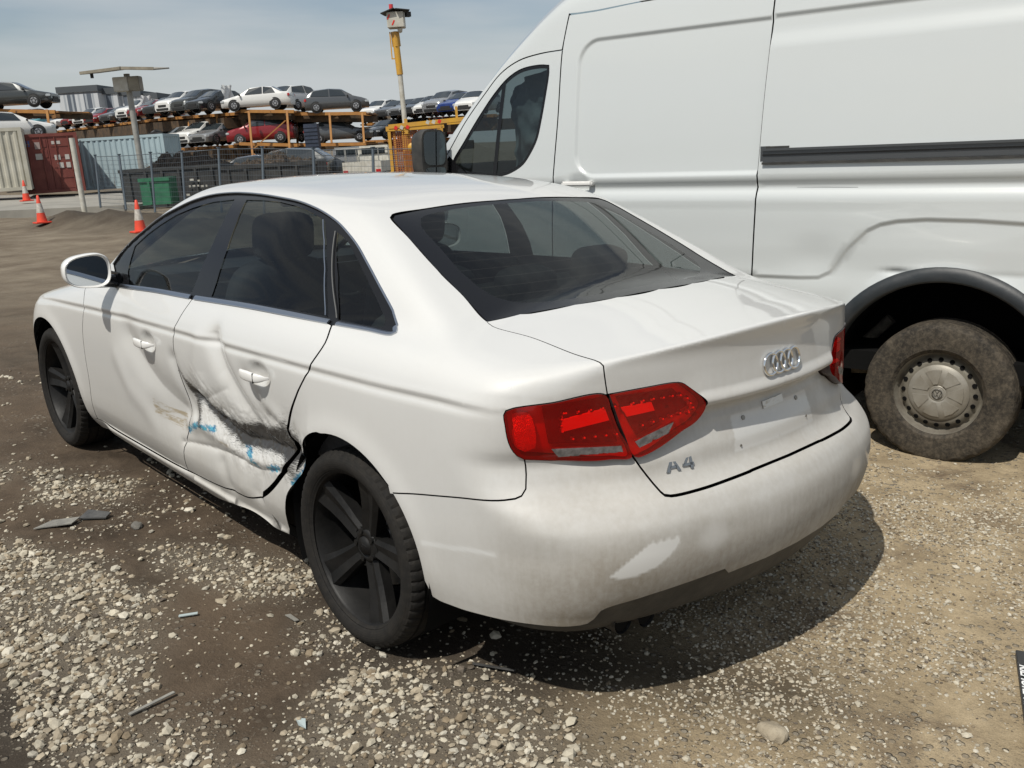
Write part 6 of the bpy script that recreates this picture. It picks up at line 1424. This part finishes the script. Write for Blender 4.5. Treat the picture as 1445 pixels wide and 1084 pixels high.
yard_car('sedan', 'white', (57.338,-28.700,3.776), TOL, 'side-on white sedan on top of the orange rack bay', GU)
yard_car('suv', 'white', (58.669,-32.628,3.809), VD-28, 'white four-wheel drive seen from behind on the upper rack', GU)
yard_car('hatch', 'grey', (54.207,-32.823,3.574), VD-82, 'side-on grey hatchback at the right end of the upper rack', GU)
yard_car('sedan', 'charcoal', (58.742,-14.105,3.765), VD-84, 'charcoal sedan on its own high rack at the top left edge', 'cars on the left rack')
yard_car('sedan', 'white', (55.251,-12.638,2.009), VD-60, 'pale car on the lower deck of the left rack above the cream container', 'cars on the left rack')
# open bonnets and a torn roof panel
for p, hd, lb_ in (((77.439,-29.244,4.613), VD+150, 'raised white bonnet of the car behind the solar pole'), ((60.332,-28.012,4.519), VD+160, 'peeled-up white bonnet above the dark buckled car')):
    mb = MB(); nb = 10; V = [(-.55+1.1*i/nb, .02+.10*math.sin(i*1.3+j), .95*j/6+.05*math.sin(i*2.+j*1.7)) for j in range(7) for i in range(nb+1)]
    mb.add(V, [[j*(nb+1)+i, j*(nb+1)+i+1, (j+1)*(nb+1)+i+1, (j+1)*(nb+1)+i] for j in range(6) for i in range(nb)], 0, True); o = mb.build('loose_bonnet', COLS['white']); place(o, p, hd); tag(o, lb_, 'bonnet')
# right-hand upper rack
for i, (p, kd, cl_, lb_) in enumerate([((68.390,-44.744,3.169),'sedan','silver','silver car on the right rack, mostly behind the grey hatchback'),((64.939,-43.983,3.317),'suv','white','white off-roader, leftmost clear car on the right rack'),((62.420,-43.693,3.364),'sedan','grey','grey sedan on the right rack just left of the yellow mast'),((59.943,-43.355,3.406),'sedan','silver','silver sedan on the right rack just right of the yellow mast'),
  ((57.269,-42.440,3.382),'sedan','dark','black wrecked sedan on the right rack with its nose torn off'),((55.016,-41.845,3.392),'hatch','white','white hatchback on the right rack beside the black wreck'),((52.357,-40.920,3.385),'suv','silver','silver off-roader with dark windows on the right rack'),((50.008,-40.416,3.360),'sedan','blue','blue sedan on the right rack near the van pillar'),((47.769,-39.792,3.335),'hatch','white','white hatchback at the right end of the right rack, touching the van outline')]):
    yard_car(kd, cl_, p, VD+90+58+(i*5 % 7), lb_, GR)
# lower deck
for i, (p, kd, cl_, lb_, hd) in enumerate([((73.684,-29.126,1.645),'sedan','dark','black car on the lower rack left of the white low-nosed car',150),((66.694,-27.511,1.466),'sedan','white','white low-nosed car on the lower rack, front towards us',150),((63.751,-27.699,1.544),'suv','white','white car with black vents on the lower rack beside the silver nose',152),((61.123,-27.523,1.577),'sedan','silver','silver car nose on the lower rack left of the red off-roader',158),
  ((57.693,-29.001,1.624),'suv','red','dark red off-roader side-on on the lower rack behind the orange brace',92),((58.987,-32.978,1.680),'hatch','beige','beige hatchback seen from behind on the lower rack',-30),((54.632,-33.113,1.590),'sedan','grey','grey sedan side-on on the lower rack under the grey hatchback',-84),((60.120,-40.997,1.805),'sedan','dark','dark wreck on the lower deck behind the yellow cage',150),((56.821,-41.548,1.813),'hatch','silver','silver hatchback on the lower deck right of the yellow mast',148),((53.085,-41.044,1.823),'sedan','red','red sedan on the lower deck just left of the van',150)]):
    yard_car(kd, cl_, p, VD+hd, lb_, GL_)
for i, (p, kd, cl_, lb_, hd) in enumerate([((40.369,-18.798,-0.414),'sedan','dark','black wreck on the ground left of the orange uprights',100),((38.204,-19.670,-0.333),'suv','charcoal','charcoal wreck on the ground between the two orange uprights',85),((37.989,-21.439,-0.338),'sedan','dark','black wreck on the ground right of the orange uprights',-70)]):
    yard_car(kd, cl_, p, VD+hd, lb_, GG)
# ---- racks: decks, beams, uprights, braces
def beam(mb, a, b, w, h, m=0):
    a, b = Vector(a), Vector(b); d = (b-a); L_ = d.length; d.normalize(); y = UPY.cross(d).normalized(); z = d.cross(y); V = []
    for e in (a, b):
        for s, t in ((-1,-1),(1,-1),(1,1),(-1,1)): V.append(e+y*s*w/2+z*t*h/2)
    mb.add(V, [[0,1,2,3][::-1],[4,5,6,7],[0,1,5,4],[1,2,6,5],[2,3,7,6],[3,0,4,7]], m)
def rack(label, decks, posts, braces=(), base=None):
    t = empty('car_rack'); tag(t, label, 'rack', None)
    t.location = base
    o0 = Vector(base); loc = lambda p: tuple(Vector(p)-o0)
    back = Vector((FX, FY, .0))
    for a, b, th in decks:
        a, b = Vector(loc(a)), Vector(loc(b)); mb = MB(); beam(mb, a, b, .10, .20); beam(mb, a+back*4.4, b+back*4.4, .12, .24); mb.build('deck_beam', M_ORANGE, t)
        mb = MB(); n = max(3, int((b-a).length/1.6))
        for i in range(n+1): q_ = a.lerp(b, i/n); beam(mb, q_, q_+back*4.4, .35 if i % 2 else .8, .10)
        mid_ = (a+b)/2+back*2.2
        for i in range(int((b-a).length*1.3)): # clutter: straps, bolsters, fallen pieces under the deck
            q_ = a.lerp(b, rng.random())+back*rng.uniform(0,4); beam(mb, q_-Vector((0,0,rng.uniform(.1,th))), q_+Vector((rng.uniform(-.8,.8), rng.uniform(-.8,.8), -rng.uniform(.1,th))), rng.uniform(.05,.35), rng.uniform(.05,.20))
        mb.build('deck', M_RUSTB, t)
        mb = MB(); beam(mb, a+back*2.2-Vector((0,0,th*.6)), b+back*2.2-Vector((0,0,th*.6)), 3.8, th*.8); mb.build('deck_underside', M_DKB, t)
    for a, b in posts: mb = MB(); beam(mb, loc(a), loc(b), .13, .13); mb.build('upright', M_ORANGE, t)
    for a, b in braces: mb = MB(); beam(mb, loc(a), loc(b), .07, .07); mb.build('brace', M_ORANGE, t)
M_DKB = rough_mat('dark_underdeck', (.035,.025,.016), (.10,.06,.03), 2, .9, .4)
rack('orange steel rack bay under the side-on white sedan, with diagonal braces', [((57.671,-27.533,3.687),(54.822,-29.853,3.593),.5),((57.349,-27.066,1.602),(54.270,-29.618,1.452),.4)], [((56.745,-27.616,3.658),(55.626,-27.059,-0.885)),((54.861,-29.357,3.612),(53.833,-28.760,-0.780))], [((54.910,-29.231,3.034),(55.991,-27.352,1.273)),((55.933,-27.292,0.959),(54.075,-28.701,-0.646))], (55.909,-26.751,-0.878))
rack('orange steel rack bay under the side-on grey hatchback', [((55.719,-30.355,3.466),(52.026,-33.621,3.422),.5),((55.188,-30.145,1.451),(51.666,-33.249,1.472),.4)], [((53.317,-31.601,3.447),(52.873,-31.343,1.553)),((51.866,-33.179,3.414),(51.414,-32.913,1.474)),((57.945,-31.800,3.589),(57.501,-31.483,1.541))], [], (52.924,-31.047,-0.622))
rack('long rusty two-deck rack running away to the left full of cars', [((58.611,-27.996,3.583),(73.260,-28.825,3.603),.9),((73.260,-28.825,3.603),(113.409,-32.226,3.205),1.0),((58.220,-27.592,1.463),(71.804,-27.950,1.219),.9)], [((61.658,-27.723,3.579),(61.346,-27.542,2.246)),((66.914,-27.963,3.233),(66.711,-27.828,2.322)),((73.294,-28.618,3.171),(73.015,-28.412,1.868)),((61.413,-27.469,2.247),(60.709,-27.025,-0.849))], [], (72.439,-27.977,-0.848))
rack('rusty rack on the right holding cars up to the van', [((67.662,-43.955,3.035),(56.789,-42.133,3.212),1.0),((56.789,-42.133,3.212),(45.412,-39.224,3.127),.9),((64.794,-41.939,1.623),(53.453,-42.134,1.716),.8)], [((65.550,-44.672,2.872),(65.275,-44.473,1.596)),((56.750,-42.093,3.004),(56.464,-41.875,1.650)),((51.891,-41.312,3.081),(51.551,-41.107,1.607))], [], (56.002,-41.320,-1.056))
rack('orange rack at the left edge under the charcoal sedan', [((60.989,-11.629,3.738),(56.058,-15.408,3.496),.35),((58.325,-10.778,1.949),(54.047,-13.933,1.945),.3)], [((56.404,-15.076,3.619),(55.949,-14.951,2.030)),((59.469,-14.652,3.278),(59.338,-14.636,2.875))], [], (55.889,-14.200,-0.050))
# ---- solar camera pole
so_ = thing('solar_panel_pole', (35.282,-11.923,-0.852), VD-90, 'grey pole carrying flat solar panels and two metal boxes, left of centre', 'solar pole')
H_ = 5.05
mb = MB(); mb.tube((0,0,-.2),(0,0,H_),.11,n=14); mb.build('pole', M_GREYM, so_)
for x_, w_, ry_ in ((-.62,1.55,.10),(.72,1.25,-.12)):
    mb = MB(); mb.box((x_,0,H_+.16-abs(x_)*.02), (w_,1.7,.05), ry=-ry_*.6, rx=.10); mb.box((x_,-.83,H_+.10), (w_,.04,.10), ry=-ry_*.6); mb.build('solar_panel', M_PANEL, so_)
for x_, w_ in ((-.16,.56),(.34,.42)): mb = MB(); mb.box((x_,-.15,H_-.38), (w_,.4,.52), 0, bev=.02); mb.build('control_box', M_OFFW if x_ < 0 else M_PANEL, so_)
mb = MB(); mb.tube((-1.1,-.5,H_+.05),(-1.1,-.5,H_-.12),.06,n=10); mb.build('camera', M_BK2, so_)
# ---- yellow surveillance mast
ms = thing('surveillance_mast', (26.844,-18.439,-0.009), VD-90, 'tall yellow and white mast topped with a striped box, hood and red lamp', 'mast')
mb = MB(); mb.tube((-.02,0,0),(-.02,0,2.2),.16,n=14); mb.build('lower_mast', M_YEL, ms); mb = MB(); mb.tube((-.05,0,3.9),(-.10,0,5.2),.115,n=14); mb.tube((-.08,0,4.85),(-.10,0,5.35),.15,n=4); mb.box((-.28,0,4.9),(.04,.04,.9)); mb.box((-.2,0,4.45),(.2,.04,.04)); mb.build('upper_mast', M_YEL, ms)
mb = MB(); mb.tube((-.02,0,2.1),(-.05,0,4.0),.09,n=14); mb.build('white_mast', M_OFFW, ms)
hd_ = MB(); hd_.box((-.02,0,5.72), (.60,.55,.52), 0, bev=.02); hb = hd_.build('equipment_box', M_OFFW, ms)
mb = MB(); mb.box((.20,-.02,6.03), (.50,.75,.03), ry=.12, rz=.2); mb.box((-.24,-.02,6.01), (.50,.75,.03), ry=-.30, rz=-.1); mb.box((.42,-.1,5.88),(.16,.2,.16),rz=.5); mb.build('hood', M_BK2, ms)
mb = MB(); mb.tube((-.16,0,6.05),(-.16,0,6.26),.075,n=12); mb.build('warning_lamp', mat('red_lamp_glass', (.60,.05,.06), .2), ms)
for x_, z_ in ((-.25,5.82),(-.10,5.62)): mb = MB(); mb.box((x_,-.278,z_), (.05,.01,.18), ry=.5); mb.build('stripe', M_RED, hb)
mb = MB(); mb.lathe([(.0,-.16),(.07,-.13),(.09,-.05),(.09,0)], 16, 'Z', c=(.10,-.1,5.44)); mb.build('dome_camera', M_OFFW, ms)
# ---- yellow caged trailer it stands on
tr = thing('caged_trailer', (25.590,-16.784,0.092), VD-90, 'yellow framed trailer with rusty orange mesh side and red-white striped bars, beside the van mirror', 'trailer')
mb = MB(); w_, h_ = 1.7, 1.90
for x_ in (0, w_): mb.box((x_,0,h_/2), (.10,.10,h_))
for x_ in (0, w_): mb.box((x_,1.4,h_/2), (.10,.10,h_))
mb.box((w_/2,0,h_), (w_+.2,.12,.16)); mb.box((w_/2,0,.3), (w_,.1,.1)); mb.box((w_/2,1.4,h_), (w_+.2,.1,.12)); mb.box((0,.7,h_), (.1,1.4,.12)); mb.box((1.3,0,h_+.12), (2.6,.16,.14), ry=-.04); mb.box((.6,0,h_+.05), (.10,.12,.5)); mb.box((2.3,0,h_+.1),(.6,.14,.16)); mb.box((2.35,0,h_+.35),(.08,.08,.5)); mb.build('frame', M_YEL, tr)
mb = MB()
for i in range(22): x_ = .05+i*(w_-.1)/22; mb.box((x_,.03,1.08), (.035,.012,1.55))
for i in range(22): mb.box((w_/2,.035,.35+i*.07), (w_,.012,.028))
mb.build('mesh_side', rough_mat('orange_expanded_mesh', (.30,.09,.02), (.20,.06,.02), 6, .7, .2), tr)
for x0_ in (.25,.45,.65,1.35,1.55,1.75): mb = MB(); mb.box((x0_,-.075,h_+.02 if x0_ < 1 else h_+.14), (.11,.012,.12), ry=.5); mb.build('stripe', M_RED if int(round(x0_*100)) % 40 == 25 or x0_ > 1.7 else M_OFFW, tr)
mb = MB(); mb.lathe([(.0,.0),(.14,.0),(.15,.04),(.0,.06)], 18, 'Y', c=(.75,-.12,1.25)); mb.build('yellow_hose_reel', M_YEL, tr)
# ---- white utility truck seen from behind, and a grey one beside it
def ute(p, hd, m, label, tray):
    t = thing('utility_truck', p, hd, label, 'truck', None)
    mb = MB(); mb.box((1.6,0,1.05), (1.5,1.75,.75), 0, bev=.06); mb.box((1.45,0,1.60), (1.15,1.60,.50), 0, bev=.10); mb.box((2.9,0,.95), (1.2,1.7,.5), 0, bev=.08); smooth_angle(mb.build('cab', m, t), 35)
    mb = MB(); mb.box((.865,0,1.62), (.02,1.15,.32), 0); mb.build('rear_window', M_GL2, t)
    mb = MB(); mb.box((-.2,0,.72), (2.1,1.85,.12)); mb.box((-1.22,0,.95), (.05,1.85,.40)); [mb.box((-.2,y,.95), (2.05,.04,.36)) for y in (.9,-.9)]; mb.build('tray', tray, t)
    mb = MB(); [mb.tube((x_,y,.75),(x_,y,1.75),.025,n=6) for x_ in (-1.1,.7) for y in (.8,-.8)]; [mb.tube((x_,-.8,1.75),(x_,.8,1.75),.025,n=6) for x_ in (-1.1,.7)]; mb.build('ladder_rack', M_GREYM, t)
    for x_ in (-.5,2.5):
        for s in (1,-1): mb = MB(); mb.lathe([(.0,.1*s),(.2,.1*s)], 20, m=1, c=(x_,s*.78,.36)); mb.lathe([(.2,.12*s),(.35,.1*s),(.36,-.1*s)], 20, c=(x_,s*.78,.36)); mb.build('wheel', [M_TY2, M_RIM2], t)
    for s in (1,-1): mb = MB(); mb.box((-1.26,s*.78,.72), (.05,.22,.12)); mb.build('tail_light', M_TL, t)
    return t
ute((36.396,-23.146,-0.439), VD-8, M_OFFW, 'white utility truck seen from behind, between the fence and yellow trailer', M_OFFW)
ute((39.066,-23.261,-0.508), VD-14, COLS['silver'], 'grey utility truck with bare tray frame, left of the white one', M_GREYM)
mb = MB(); mb.box((0,0,1.4), (.8,.7,2.6), 0); [mb.box((0,-.37,.3+i*.22), (.82,.03,.05), 0) for i in range(11)]; o = mb.build('stacked_crates', rough_mat('navy_plastic', (.02,.03,.05), (.04,.05,.08), 4, .5, .1)); place(o, (49.112,-27.790,-0.015), VD-90); tag(o, 'tall dark navy stack of crates between lower rack cars', 'crates')
